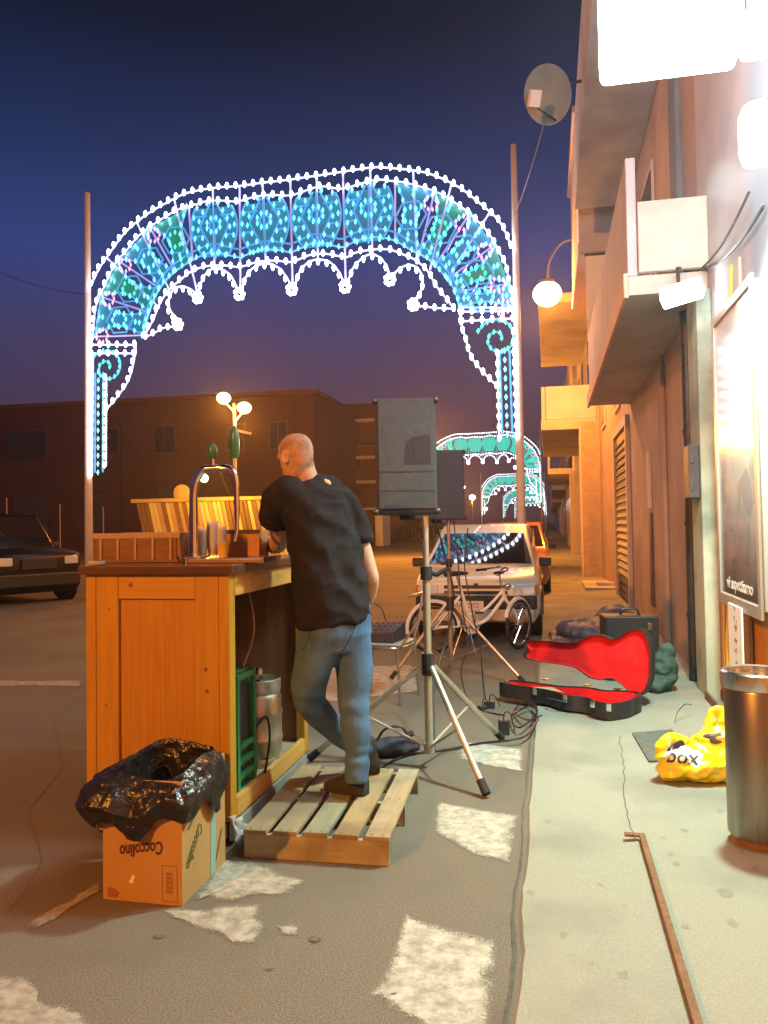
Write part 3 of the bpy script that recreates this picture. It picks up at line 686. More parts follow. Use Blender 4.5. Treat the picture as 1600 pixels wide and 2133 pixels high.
scallops = [[(371, 672), (352, 650), (350, 625), (360, 607), (377, 601), (393, 606), (408, 617)], [(412, 612), (420, 585), (432, 570), (447, 563), (465, 568), (480, 580), (493, 606)], [(503, 604), (513, 577), (530, 560), (554, 553), (580, 563), (594, 580), (604, 596)],
            [(614, 596), (624, 568), (640, 552), (660, 545), (685, 550), (703, 568), (714, 590)], [(725, 588), (735, 562), (755, 541), (775, 534), (793, 543), (804, 558), (810, 575)], [(819, 575), (838, 560), (857, 557), (873, 568), (880, 588), (876, 610), (863, 630)]]
ends = [[(366, 678), (352, 680), (335, 683), (320, 692), (303, 700)], [(866, 637), (885, 637), (905, 640), (925, 641), (945, 642)]]
corbel_l = [(280, 715), (280, 733), (276, 751), (273, 767), (268, 784), (261, 799), (252, 812), (242, 825), (232, 838), (222, 848)]
corbel_r = [(958, 648), (959, 665), (963, 685), (970, 705), (975, 725), (984, 747), (996, 762), (1008, 776), (1022, 790), (1034, 802)]
rows = [[(190, 717), (280, 717)], [(190, 735), (278, 735)], [(962, 648), (1068, 645)], [(962, 668), (1068, 662)]]
cols_w = [[(191, 745), (189, 988)], [(219, 785), (218, 968)], [(1036, 735), (1040, 912)], [(1069, 690), (1076, 908)]]
cols_t = [[(205, 775), (204, 984)], [(1051, 730), (1057, 905)]]
clusters = [(371, 676), (412, 620), (499, 613), (608, 603), (719, 598), (812, 583), (861, 635)]

white = []; teal = []; green = []; pink = []; laths_blue = []; laths_white = []; films = []
step = .185
for pix, st_ in ((outer_px, step), (second_px, step * 1.05), (lower_px, step * 1.05)):
    pp = path(pix); white += resample(pp, st_); laths_white.append(pp)
for s_ in scallops: pp = path(s_); white += resample(pp, step * .92); laths_white.append([p + Vector((0, 0, .06)) for p in pp])
for s_ in ends + [corbel_l, corbel_r]: pp = path(s_); white += resample(pp, step); laths_white.append(pp)
for s_ in rows + cols_w: pp = path(s_); white += resample(pp, step * 1.02); laths_white.append(pp)
for s_ in cols_t: pp = path(s_); teal += resample(pp, step * .95); laths_blue += [[p + Vector((-.09, 0, 0)) for p in pp], [p + Vector((.09, 0, 0)) for p in pp]]
tl = path(tealline_px); teal += resample(tl, .17); laths_blue.append(tl)
tl2 = [p + Vector((0, 0, .16)) for p in tl]; laths_blue.append(tl2)
# cells of the lace band: (outer point, inner point) at each boundary
bnd = [((192, 700), (297, 697)), ((205, 616), (309, 650)), ((243, 541), (331, 600)), ((310, 472), (362, 564)), ((391, 428), (399, 540)), ((495, 418), (498, 533)), ((603, 405), (606, 522)), ((713, 391), (713, 512)), ((822, 377), (822, 499)), ((905, 396), (872, 528)), ((978, 443), (906, 551)), ((1030, 508), (932, 580)), ((1060, 590), (947, 606)), ((1068, 640), (960, 638))]
B = [(ap(*o_), ap(*i_)) for o_, i_ in bnd]
for ci in range(len(B) - 1):
    (o0, i0), (o1, i1) = B[ci], B[ci + 1]
    def cell(a, v): return i0.lerp(i1, a).lerp(o0.lerp(o1, a), v)
    straight = 4 <= ci <= 7
    edge_ = []
    if straight:
        for sgn in (0, 1):
            c1 = []; c2 = []
            for q in range(17):
                v = .04 + .9 * q / 16
                a = .03 + .19 * abs(2 * v - 1.12) ** 2.0; c1.append(cell(a if sgn == 0 else 1 - a, v))
                v2 = .08 + .92 * q / 16; tri = 1 - abs(v2 - .58) / .5; a2 = .5 - .29 * max(0, tri) ** .9; c2.append(cell(a2 if sgn == 0 else 1 - a2, v2))
            laths_blue.append(c1); laths_blue.append(c2); edge_.append(c1)
            teal += resample([p + Vector((.05 if sgn == 0 else -.05, 0, 0)) for p in c1], .20); teal += resample([p + Vector((-.06 if sgn == 0 else .06, 0, 0)) for p in c2], .20)
        laths_blue.append([cell(.5, v / 6) for v in range(7)])
        for a0, a1, v in ((.1, .36, .78), (.64, .9, .78), (.09, .3, .42), (.7, .91, .42)): laths_blue.append([cell(a0, v), cell(a1, v)])
        ctr = cell(.5, .6)
        for q in range(8): teal.append(ctr + Vector((math.cos(q * .785 + .4) * .15, 0, math.sin(q * .785 + .4) * .15)))
        ring = [ctr + Vector((math.cos(q * .524) * .1, 0, math.sin(q * .524) * .1)) for q in range(13)]; laths_blue.append(ring)
    else:
        for sgn in (0, 1):
            c1 = []
            for q in range(11):
                v = .0 + 1.0 * q / 10; a = .03 + .28 * abs(math.sin(v * 3.14)) ** 1.2; c1.append(cell(a if sgn == 0 else 1 - a, v))
            laths_blue.append(c1); teal += resample(c1, .19); edge_.append(c1)
            laths_white.append([cell(.0 if sgn == 0 else 1, v / 5) for v in range(6)])
        ctr = cell(.5, .52); tgt = green if ci % 2 else teal
        for q in range(8): tgt.append(ctr + Vector((math.cos(q * .785) * .15, 0, math.sin(q * .785) * .15)))
        laths_blue.append([ctr + Vector((math.cos(q * 1.047) * .30, 0, math.sin(q * 1.047) * .30)) for q in range(7)])
        pc_ = cell(.0, .80) if ci < 4 else cell(1.0, .80)
        for q in range(9): pink.append(pc_ + Vector((math.cos(q * .698) * .13, 0, math.sin(q * .698) * .13)))
        teal += [cell(.5, .2), cell(.5, .12), cell(.5, .85), cell(.5, .92)]
    films.append((edge_, (not straight) and ci % 2))
for (px, py) in ((222, 765), (1037, 705)):   # green scrolls in the corbels
    c = ap(px, py); sc_ = []
    for q in range(26):
        a = q * .36; r_ = .07 + .013 * q; sc_.append(c + Vector((math.cos(a) * r_, 0, math.sin(a) * r_)))
    green += resample(sc_, .12); laths_blue.append(sc_)
clus = []
for p in clusters:
    c = ap(*p)
    for q in range(7): clus.append(c + Vector((math.cos(q * .9) * .075, -.03 * (q % 2), math.sin(q * .9) * .09)))
# hangers joining the rows
for px_o, px_i in (((441, 390), (445, 560)), ((603, 372), (608, 600)), ((497, 386), (499, 610)), ((658, 364), (661, 545)), ((713, 355), (719, 595)), ((770, 349), (775, 535)), ((545, 379), (552, 553)), ((860, 353), (868, 540)), ((940, 380), (895, 560)), ((1020, 440), (930, 580)), ((283, 462), (350, 602)), ((220, 535), (330, 640)), ((360, 412), (412, 620))):
    laths_white.append([ap(*px_o), ap(*px_i)])

bulb = MB(); bulb.lathe([(.013, .062), (.032, .03), (.034, -.005), (.021, -.048), (.006, -.064)], 7)
BULB_ME = bulb.mesh('bulb'); BULB_ME.materials.append(E_BULB_NEAR); BULB_ME.polygons.foreach_set('use_smooth', [True] * len(BULB_ME.polygons))
def merge(points, sx, sz):
    m_ = MB()
    for p in points:
        m_.add([p + Vector((sx, 0, 0)), p + Vector((0, sx, 0)), p + Vector((-sx, 0, 0)), p + Vector((0, -sx, 0)), p + Vector((0, 0, sz)), p + Vector((0, 0, -sz))],
               [(0, 1, 4), (1, 2, 4), (2, 3, 4), (3, 0, 4), (1, 0, 5), (2, 1, 5), (3, 2, 5), (0, 3, 5)])
    return m_
teal_me = merge(teal, .030, .062).mesh('led_teal'); green_me = merge(green, .030, .055).mesh('led_green'); pink_me = merge(pink, .026, .055).mesh('led_pink')
lb_ = MB(); lw_ = MB()
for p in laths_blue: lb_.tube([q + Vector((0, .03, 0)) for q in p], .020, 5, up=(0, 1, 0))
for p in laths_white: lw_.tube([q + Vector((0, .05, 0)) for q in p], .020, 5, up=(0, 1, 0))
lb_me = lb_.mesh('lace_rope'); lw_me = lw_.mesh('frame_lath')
cl_m = MB()
for p in clus: cl_m.sphere(p, .045, 7, 5)
cl_me = cl_m.mesh('cluster')
rest = white[300:]; first = white[:300]
rest_me = merge(rest, .037, .066).mesh('bulb_row')
far_me = merge(white, .034, .06).mesh('bulb_row_far')
pl = at_y(178, 1100, YA); pr = at_y(1086, 1100, YA); ztop = at_y(1070, 296, YA).z
pole_me = MB(); pole_me.tube([(0, 0, 0), (0, 0, ztop)], [.085, .055], 12); pole_me = pole_me.mesh('pole'); pole_me.polygons.foreach_set('use_smooth', [True] * len(pole_me.polygons))
for me, m_ in ((teal_me, E_TEAL), (green_me, E_GREEN), (pink_me, E_PINK), (lb_me, E_LATHB), (lw_me, E_LATHV), (cl_me, E_CLUST), (rest_me, E_BULB), (far_me, E_BULB), (pole_me, M_LATH)): me.materials.append(m_)
film_me = []
for (ea, eb), gr_ in films:
    f_ = MB(); n_ = len(ea); up_ = Vector((0, .07, 0)); f_.v = [tuple(p + up_) for p in ea] + [tuple(p + up_) for p in eb] + [tuple(p + up_ + Vector((0, .006, 0))) for p in ea] + [tuple(p + up_ + Vector((0, .006, 0))) for p in eb]
    for i in range(n_ - 1): f_.f += [(i, i + 1, n_ + i + 1, n_ + i), (2 * n_ + i + 1, 2 * n_ + i, 3 * n_ + i, 3 * n_ + i + 1)]
    m_ = f_.mesh('lace_panel'); m_.materials.append(E_FILMG if gr_ else E_FILM); film_me.append(m_)
def part(name, me, root, kind=None, loc=None):
    o = bpy.data.objects.new(name, me); COL.objects.link(o); o.parent = root
    if kind: o['kind'] = kind
    if loc is not None: o.location = loc
    return o
alab = ['large festoon arch of white bulbs and blue lace lights spanning the street nearest', 'second festoon arch of lights, teal band seen above the white car', 'third festoon arch of lights, whole green curve seen small down the street',
        'fourth festoon arch of lights nested low inside the third', 'farthest tiny festoon arch of lights just above the car roof']
for k, y in enumerate([YA, 60, 112, 165, 220]):
    t = thing('festoon_arch', alab[k], 'light arch', (AX, y, 0), group='festoon arches along the street')
    part('pole', pole_me, t, loc=(pl.x - AX, .12, 0)); part('pole', pole_me, t, loc=(pr.x - AX, .12, 0))
    part('lath_frame', lw_me, t); part('lace_rope_light', lb_me, t)  # both are laths with the light on them put in as glow
    part('teal_led_string', teal_me, t, 'stuff'); part('green_led_string', green_me, t, 'stuff'); part('pink_led_string', pink_me, t, 'stuff')
    part('bulb_cluster', cl_me, t, 'stuff')
    for fm in film_me:
        ob = part('lace_panel', fm, t)
        if k: ob.material_slots[0].link = 'OBJECT'; ob.material_slots[0].material = E_FILM_FAR
    if k == 0:
        for p in first: part('bulb', BULB_ME, t, loc=p)
        ob = part('bulb_row', rest_me, t, 'stuff'); ob.material_slots[0].link = 'OBJECT'; ob.material_slots[0].material = E_BULB_NEAR
        for ob in t.children:
            if ob.name.startswith('teal_led'): ob.material_slots[0].link = 'OBJECT'; ob.material_slots[0].material = E_TEAL_NEAR
    else:
        part('bulb_row', far_me, t, 'stuff')
        for ob in t.children:
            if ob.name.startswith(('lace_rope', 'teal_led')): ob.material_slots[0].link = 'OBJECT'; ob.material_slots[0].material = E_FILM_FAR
# ================================================================== bar counter and what stands on it
M_PINE = mat('varnished_pine', (.33, .172, .012), (.44, .238, .02), scale=7, rough=.42, stretch=(6, 6, .35), bump=.15, bscale=30, contrast=(.3, .7), coat=.2)
M_PINE_H = mat('varnished_pine_rail', (.33, .172, .012), (.44, .238, .02), scale=7, rough=.42, stretch=(.35, 6, 6), bump=.15, bscale=30, contrast=(.3, .7), coat=.2)
M_PINE_Y = mat('varnished_pine_side', (.42, .22, .05), (.56, .31, .08), scale=7, rough=.45, stretch=(6, .35, 6), bump=.15, bscale=30, contrast=(.3, .7))
M_PINEDK = mat('inner_pine', (.17, .085, .035), (.24, .125, .05), scale=5, rough=.6, stretch=(5, 5, .4))
M_TOP = mat('counter_top', (.060, .028, .018), (.095, .045, .028), scale=6, rough=.25, stretch=(.4, 6, 1), coat=.3)
BX0, BX1, BY0, BY1 = -2.16, -1.435, 3.38, 4.55
BZ0, BZ1 = .115, 1.235
bar = thing('bar_counter', 'mobile pine bar counter on castors, open on the side facing the man', 'bar counter', ((BX0 + BX1) / 2, (BY0 + BY1) / 2, 0))
hw = (BX1 - BX0) / 2; hd = (BY1 - BY0) / 2
q = MB(); q.bx(-hw - .025, hw + .03, -hd - .03, hd + .03, BZ1, BZ1 + .042); q.build('countertop', M_TOP, bar, bevel=.006)
for sx in (-1, 1):
    for sy in (-1, 1):
        q = MB(); x = sx * (hw - .026); y = sy * (hd - .035); q.bx(x - .026, x + .026, y - .035, y + .035, BZ0, BZ1 - .002); q.build('corner_post', M_PINE, bar, bevel=.004)
yf = -hd + .002
xl, xr = -hw + .053, hw - .053
for x0, x1 in ((xl, xl + .115), (xr - .115, xr)):
    q = MB(); q.bx(x0, x1, yf, yf + .028, BZ0, BZ1 - .003); q.build('stile', M_PINE, bar, bevel=.003)
q = MB(); q.bx(xl + .1152, xr - .1152, yf + .001, yf + .028, BZ1 - .115, BZ1 - .003); q.build('top_rail', M_PINE_H, bar, bevel=.003)
q = MB(); q.bx(xl + .1152, xr - .1152, yf + .001, yf + .028, BZ0, BZ0 + .12); q.build('bottom_rail', M_PINE_H, bar, bevel=.003)
q = MB(); q.bx(xl + .1, xr - .1, yf + .016, yf + .024, BZ0 + .11, BZ1 - .11); q.build('front_panel', mat('pine_panel', (.32, .155, .009), (.40, .205, .016), scale=14, rough=.45, stretch=(7, 7, .25), contrast=(.35, .65), coat=.15), bar)
kn = MB()
for x, z, r_ in ((-.13, BZ1 - .05, .012), (.245, .80, .010), (.25, .70, .010), (-.26, .62, .006), (-.24, 1.07, .006)): kn.lathe([(r_, 0), (r_ * .6, .0012)], 10, Matrix.Translation((x, yf - .0002, z)) @ Matrix.Rotation(R(90), 4, 'X'))
kn.build('wood_knot', mat('knot_brown', (.16, .06, .015), rough=.6), bar)
# inside: back board, far end board, floor, apron with writing, sill
q = MB(); q.bx(-hw + .004, -hw + .022, -hd + .05, hd - .05, BZ0, BZ1 - .004); q.build('back_board', M_PINEDK, bar)
q = MB(); q.bx(-hw + .05, hw - .055, hd - .03, hd - .012, BZ0, BZ1 - .004); q.build('end_board', M_PINEDK, bar)
q = MB(); q.bx(-hw + .023, hw - .001, -hd + .031, hd - .031, BZ0 + .03, BZ0 + .055); q.build('floor_board', mat('bar_floor', (.22, .19, .14), (.3, .26, .19), scale=6, rough=.7), bar)
q = MB(); q.bx(hw - .028, hw + .001, -hd + .071, hd - .071, BZ0 - .004, BZ0 + .085); q.build('sill', M_PINE_Y, bar, bevel=.004)
q = MB(); q.bx(hw - .024, hw + .002, -hd + .0705, hd - .0705, BZ1 - .105, BZ1 - .004); q.build('apron', M_PINE_Y, bar, bevel=.003)
text('BIRRIFICIO', .062, mat('gilt_letters', (.62, .47, .13), rough=.5), bar, Matrix.Translation((hw + .003, -.12, BZ1 - .056)) @ Matrix.Rotation(R(90), 4, 'Z') @ Matrix.Rotation(R(90), 4, 'X'), bold=.001)
q = MB(); q.bx(hw - .02, hw + .006, -hd + .02, hd - .05, .022, .10); q.bx(-hw + .05, hw - .03, -hd + .02, -hd + .04, .03, .10); q.build('metal_skirt', mat('skirt_grey', (.30, .30, .28), (.36, .36, .33), scale=10, rough=.5, metal=.5), bar, bevel=.003)
for sx in (-1, 1):
    for sy in (-1, 1):
        q = MB(); x = sx * (hw - .06); y = sy * (hd - .07)
        q.lathe([(.02, -.018), (.048, -.018), (.052, -.01), (.052, .01), (.048, .018), (.02, .018)], 16, Matrix.Translation((x, y, .052)) @ Matrix.Rotation(R(90), 4, 'Y')); cw = q.build('castor', M_RUBBER, bar, smooth=True)
        q = MB(); q.bx(x - .03, x - .025, y - .02, y + .02, .05, .112); q.bx(x + .025, x + .03, y - .02, y + .02, .05, .112); q.build('fork', M_STEEL, cw)
# crumpled plastic wrap at the near corner
wr = MB(); random.seed(4)
for i in range(7):
    for j in range(7):
        a = i / 6; b_ = j / 6; p = Vector((hw + .005 + .05 * a, -hd - .03 + .14 * b_, .02 + .13 * (1 - a) * (1 - b_ * .5)))
        wr.v.append(tuple(p + Vector((random.uniform(-.012, .012), random.uniform(-.012, .012), random.uniform(0, .02)))))
for i in range(6):
    for j in range(6): wr.f.append((i * 7 + j, i * 7 + j + 1, i * 7 + j + 8, i * 7 + j + 7))
wr.build('plastic_wrap', mat('clear_wrap', (.6, .6, .58), rough=.12, alpha=.55), bar)
# beer keg
kg = thing('beer_keg', 'silver steel beer keg standing inside the open bar', 'keg', (-1.565, 4.08, BZ0 + .056))
prof = [(a_ * .64, z_ * .83) for a_, z_ in [(.12, 0), (.185, .0), (.19, .02), (.175, .05), (.19, .075), (.192, .15), (.199, .16), (.199, .18), (.192, .19), (.192, .31), (.199, .32), (.199, .34), (.192, .35), (.19, .43), (.175, .455), (.188, .48), (.188, .545), (.18, .55), (.176, .5), (.15, .49), (.05, .495)]]
q = MB(); q.lathe(prof, 28); q.build('shell', mat('keg_steel', (.60, .58, .52), (.42, .40, .36), scale=12, rough=.38, metal=.85, rvar=.12, c3=(.36, .34, .3), s3=5), kg, smooth=True)
q = MB(); q.lathe([(.035, .412), (.035, .44), (.022, .45), (.022, .50), (.012, .51)], 14); q.build('coupler', M_CHROME, kg, smooth=True)
# green drinks cooler crate with a black grille
cr_ = thing('green_cooler', 'green slatted cooler unit beside the keg inside the bar', 'cooler', (-1.525, 3.665, BZ0 + .056))
M_GREEN = mat('green_plastic', (.012, .17, .062), (.02, .22, .085), scale=8, rough=.4)
q = MB(); q.bx(-.10, .045, -.115, .06, .02, .56); q.build('body', M_BLACKPL, cr_)
for y in (-.125, .085):
    for x in (-.105, .055):
        q = MB(); q.bx(x - .013, x + .013, y - .016, y + .016, 0, .575); q.build('upright', M_GREEN, cr_, bevel=.004)
for z in (.0, .07, .14, .21, .54):
    q = MB(); q.bx(.046, .066, -.108, .068, z, z + .03); q.build('slat', M_GREEN, cr_, bevel=.004)
q = MB(); q.bx(-.09, .04, -.108, .068, .561, .58); q.build('lid', M_GREEN, cr_, bevel=.004)
q = MB(); q.tube(catmull([(.02, .04, .58), (.05, .12, .75), (.0, .18, .95), (-.03, .2, 1.05)], 6), .007, 6); q.build('beer_line', mat('beer_hose', (.28, .16, .1), rough=.35), cr_, smooth=True)
q = MB(); q.tube(catmull([(.05, .09, .25), (.09, .17, .31), (.10, .2, .2), (.09, .15, .03)], 7), .006, 6); q.build('hose', M_CABLE, cr_, smooth=True)
# beer tap tower: an inverted chrome U over the drip tray
TZ = BZ1 + .0425
tp = at_y(440, 1150, 3.62)
tap = thing('beer_tap', 'arched chrome beer tap tower with green handles on the bar', 'beer tap', (tp.x, 3.62, TZ))
u0 = at_y(404, 1148, 3.62).x - tp.x; u1 = at_y(492, 1120, 3.62).x - tp.x; zt = at_y(440, 985, 3.62).z - TZ
q = MB(); pts = catmull([(u0, 0, 0), (u0, 0, zt * .45), (u0 + .005, 0, zt * .78), (u0 + .045, 0, zt * .97), (0, 0, zt), (u1 - .03, 0, zt * .985), (u1, 0, zt * .88), (u1 + .005, 0, zt * .6), (u1 + .005, 0, zt * .42)], 7)
rr = [.023 * (1 - .45 * i / (len(pts) - 1)) for i in range(len(pts))]
q.tube(pts, rr, 14); q.build('tower', M_CHROME, tap, smooth=True)
q = MB(); q.lathe([(.05, 0), (.05, .012), (.03, .02)], 18, Matrix.Translation((u0, 0, 0))); q.build('base_flange', M_CHROME, tap, smooth=True)
for x, h_, lean in ((at_y(443, 1000, 3.62).x - tp.x, .08, 0.0), (u1 - .012, .16, .01)):
    q = MB(); q.tube([(x, 0, zt + .01), (x, 0, zt + .045)], .012, 10); st_ = q.build('valve_stem', M_CHROME, tap, smooth=True)
    q = MB(); q.lathe([(.012, 0), (.022, .02), (.024, h_ * .6), (.016, h_ * .9), (.006, h_)], 12, Matrix.Translation((x + lean, 0, zt + .045))); q.build('handle', mat('tap_green', (.03, .13, .08), (.045, .17, .1), scale=20, rough=.3), tap, smooth=True)
q = MB(); q.tube([(u1 + .005, 0, zt * .42), (u1 + .005, -.0, zt * .30), (u1 - .004, -.01, zt * .18)], [.011, .010, .008], 10); q.build('spout', M_CHROME, tap, smooth=True)
tr0 = at_y(388, 1160, 3.50).x; tr1 = at_y(545, 1160, 3.50).x
dt = thing('drip_tray', 'dark metal drip tray under the beer tap', 'tray', ((tr0 + tr1) / 2, 3.62, TZ))
hw2 = (tr1 - tr0) / 2
tap.location.z += .022; 
q = MB(); q.bx(-hw2, hw2, -.11, .13, 0.0005, .021); q.build('pan', mat('tray_brown', (.20, .12, .08), (.26, .16, .1), scale=10, rough=.35, metal=.3), dt, bevel=.004)
q = MB(); q.bx(hw2 - .004, hw2 + .008, -.118, .138, .001, .03); q.bx(-hw2 - .008, -hw2 + .004, -.118, .138, .001, .03); q.build('rim', M_STEEL, dt, bevel=.002)
# plastic cups in stacks
M_CUP = mat('clear_cup', (.9, .9, .88), rough=.18, alpha=.24, spec=.8)
for k, (px, nn, lbl) in enumerate([(421, 8, 'stack of clear plastic cups nearest the tap column'), (440, 11, 'tallest stack of clear plastic cups, middle of the three'), (453, 9, 'stack of clear plastic cups at the right, beside the yellow cup')]):
    p = at_y(px, 1145, 3.70); cs = thing('cup_stack', lbl, 'cups', (p.x, 3.70 + .02 * k, TZ + .022), group='stacked plastic cups')
    for i in range(nn):
        c = MB(); z = i * .0105; c.lathe([(.022, z), (.030, z + .075), (.032, z + .077), (.0295, z + .073), (.0215, z + .002)], 14, cap=False); c.build('cup', M_CUP, cs, smooth=True)
p = at_y(466, 1145, 3.69); yc = thing('yellow_cup', 'single yellow plastic cup right of the cup stacks', 'cup', (p.x, 3.69, TZ + .022))
q = MB(); q.lathe([(.022, 0), (.031, .07), (.033, .072), (.030, .068), (.02, .004)], 16); q.build('cup', mat('yellow_beer', (.72, .47, .06), rough=.2, spec=.6), yc, smooth=True)
# napkin box / payment box on the right of the tap
p0 = at_y(476, 1140, 3.95); p1 = at_y(550, 1105, 3.95)
nb_ = thing('serving_box', 'small brown wooden box with a dark rim between tap and man', 'box', ((p0.x + p1.x) / 2, 3.95, TZ))
hw3 = (p1.x - p0.x) / 2; hz = p1.z - TZ
for nm, c_ in (('front_board', (-hw3, hw3, -.07, -.058)), ('back_board', (-hw3, hw3, .058, .07)), ('side_board', (-hw3, -hw3 + .012, -.0575, .0575)), ('side_board', (hw3 - .012, hw3, -.0575, .0575))):
    q = MB(); q.bx(c_[0], c_[1], c_[2], c_[3], .001, hz); q.build(nm, mat('brown_box', (.34, .16, .07), (.44, .23, .11), scale=9, rough=.5), nb_, bevel=.003)
q = MB(); q.bx(-hw3 - .006, hw3 + .006, -.078, -.0705, hz - .012, hz + .006); q.bx(-hw3 - .006, hw3 + .006, -.078, -.0705, .002, .016); q.build('rim', M_DARKMET, nb_)
# small table lamp / stand silhouette
p = at_y(530, 1100, 4.15); sm = thing('bottle_stand', 'small dark mushroom shaped stand on the bar near the man', 'stand', (p.x, 4.15, TZ))
q = MB(); q.lathe([(.03, 0.001), (.03, .008), (.007, .015), (.007, .13), (.05, .135), (.055, .145), (.03, .155)], 16); q.build('stem', M_DARKMET, sm, smooth=True)
# slatted wooden crate on the left end of the top
c0 = at_y(212, 1150, 3.72).x; c1 = at_y(392, 1150, 3.72).x; ch = at_y(300, 1110, 3.60).z - TZ
cw_ = thing('wooden_crate', 'flat brown slatted wooden crate on the left end of the bar', 'crate', ((c0 + c1) / 2, 3.78, TZ))
hx = (c1 - c0) / 2; M_CR = mat('crate_wood', (.13, .06, .03), (.20, .10, .05), scale=8, rough=.7, stretch=(.5, 5, 5)); M_CRL = mat('crate_wood_light', (.30, .2, .14), (.36, .25, .18), scale=8, rough=.7)
for y in (-.15, .14):
    q = MB(); q.bx(-hx, hx, y, y + .012, ch - .028, ch); q.build('rim_slat', M_CRL, cw_, bevel=.002)
    q = MB(); q.bx(-hx + .02, hx - .02, y + .003, y + .010, .004, ch - .03); q.build('side_slat', M_CR, cw_)
    q = MB(); q.bx(-hx + .01, hx - .01, y, y + .012, .0005, .014); q.build('bottom_slat', M_CR, cw_, bevel=.002)
    for i in range(5):
        x = -hx + .05 + i * (2 * hx - .1) / 4; q = MB(); q.bx(x - .006, x + .006, y - .004, y + .0, .0145, ch - .0285); q.build('batten', M_CRL, cw_)
for x in (-hx, hx - .012):
    q = MB(); q.bx(x, x + .012, -.1375, .1395, .001, ch - .002); q.build('end_board', M_CR, cw_)
q = MB(); q.bx(-hx + .015, hx - .015, -.137, .139, .002, .008); q.build('floor_board', M_CR, cw_)
p = at_y(196, 1168, 3.42)
gm = thing('glass_ashtray', 'small square glass ashtray at the left edge of the bar top', 'ashtray', (p.x, 3.44, TZ + .0005))
q = MB(); q.bx(-.03, .03, -.03, .03, 0, .018); q.build('glass', mat('ash_glass', (.6, .65, .7), rough=.05, spec=.9, metal=.4), gm, bevel=.004)
# ================================================================== cardboard box with its bin liner
M_CARD = mat('cardboard', (.33, .19, .06), (.40, .24, .085), scale=3, rough=.8, bump=.1, bscale=120, stretch=(1, 1, .3), contrast=(.3, .7))
M_INK = mat('box_print', (.055, .016, .012), rough=.7)
M_INK2 = mat('box_print_pale', (.22, .10, .045), rough=.8)
M_INKG = mat('box_print_olive', (.09, .085, .02), rough=.8)
bl_ = at_z(215, 1872, 0); br_ = at_z(380, 1888, 0); bk_ = at_z(462, 1790, 0)
ux = (br_ - bl_); W_ = ux.length; ang = math.atan2(ux.y, ux.x); D_ = .40; H_ = .47
bxr = thing('cardboard_box', 'printed brown cardboard box standing in front of the pine bar', 'cardboard box', tuple(bl_), ang)
q = MB(); q.bx(0, W_, 0, .006, 0, H_); q.build('front_face', M_CARD, bxr)
q = MB(); q.bx(W_ - .006, W_, .0062, D_ - .0062, 0, H_); q.build('side_face', M_CARD, bxr)
q = MB(); q.bx(0, .006, .0062, D_ - .0062, 0, H_); q.build('side_face', M_CARD, bxr)
q = MB(); q.bx(0, W_, D_ - .006, D_, 0, H_); q.build('back_face', M_CARD, bxr)
q = MB(); q.bx(.0062, W_ - .0062, .0062, D_ - .0062, .003, .008); q.build('base', M_CARD, bxr)
MF = Matrix.Translation((0, -.0012, 0)) @ Matrix.Rotation(R(90), 4, 'X')           # local xy on the front face
text('Coccolino', .068, M_INK, bxr, MF @ Matrix.Translation((W_ * .50, .205, 0)) @ Matrix.Rotation(R(180 + 9), 4, 'Z'), shear=.25, sx=.66, bold=.0016)
text('concentrato', .022, M_INK2, bxr, MF @ Matrix.Translation((W_ * .5, .285, 0)) @ Matrix.Rotation(R(180), 4, 'Z'), sx=1.1)
text('16 x 750 ml', .02, M_INK2, bxr, MF @ Matrix.Translation((W_ * .48, .305, 0)) @ Matrix.Rotation(R(180), 4, 'Z'), sx=1.1)
q = MB()
for i in range(14): q.bx(W_ * .80, W_ * .885, -.0014, -.0006, .045 + i * .0058, .045 + i * .0058 + (.0022 if i % 3 else .0042))
for c_ in ((W_ * .755, W_ * .76, .012, .15), (W_ * .935, W_ * .94, .012, .15), (W_ * .76, W_ * .935, .012, .0145), (W_ * .76, W_ * .935, .1475, .15)): q.bx(c_[0], c_[1], -.0015, -.0006, c_[2], c_[3])
q.build('barcode_print', M_INK2, bxr)
q = MB(); q.prism([(.02, .01), (.06, .01), (.072, .03), (.05, .045), (.022, .048)], .0006, .0014, Matrix.Rotation(R(90), 4, 'X')); q.build('corner_print', M_INK2, bxr)
q = MB(); q.prism([(W_ * .335, .075), (W_ * .375, .068), (W_ * .41, .098), (W_ * .385, .105)], .0006, .0016, Matrix.Rotation(R(90), 4, 'X')); q.build('sticker', mat('pale_sticker', (.8, .62, .4), rough=.4), bxr)
MS = Matrix.Translation((W_ + .0012, 0, 0)) @ Matrix.Rotation(R(90), 4, 'Z') @ Matrix.Rotation(R(90), 4, 'X')
text('Coccolino', .07, M_INKG, bxr, MS @ Matrix.Translation((D_ * .26, .19, 0)) @ Matrix.Rotation(R(225), 4, 'Z'), shear=.25, sx=.6, bold=.002)
q = MB()
for a, b_ in (((.05, .30), (.20, .40)), ((.05, .27), (.18, .35)), ((.04, .36), (.12, .42)), ((.30, .05), (.36, .16)), ((.24, .3), (.33, .38))):
    d_ = Vector((b_[0] - a[0], b_[1] - a[1])); n_ = Vector((-d_.y, d_.x)).normalized() * .006
    q.prism([(a[0] - n_.x, a[1] - n_.y), (b_[0] - n_.x, b_[1] - n_.y), (b_[0] + n_.x, b_[1] + n_.y), (a[0] + n_.x, a[1] + n_.y)], .0002, .0008, MS)
q.build('side_print', M_INKG, bxr)
q = MB(); q.prism([(D_ * .62, .01), (D_ * .75, .01), (D_ * .75, H_ - .05), (D_ * .66, H_ - .05)], .0001, .0006, MS); q.build('blue_tape', mat('aqua_print', (.20, .38, .34), rough=.7), bxr)
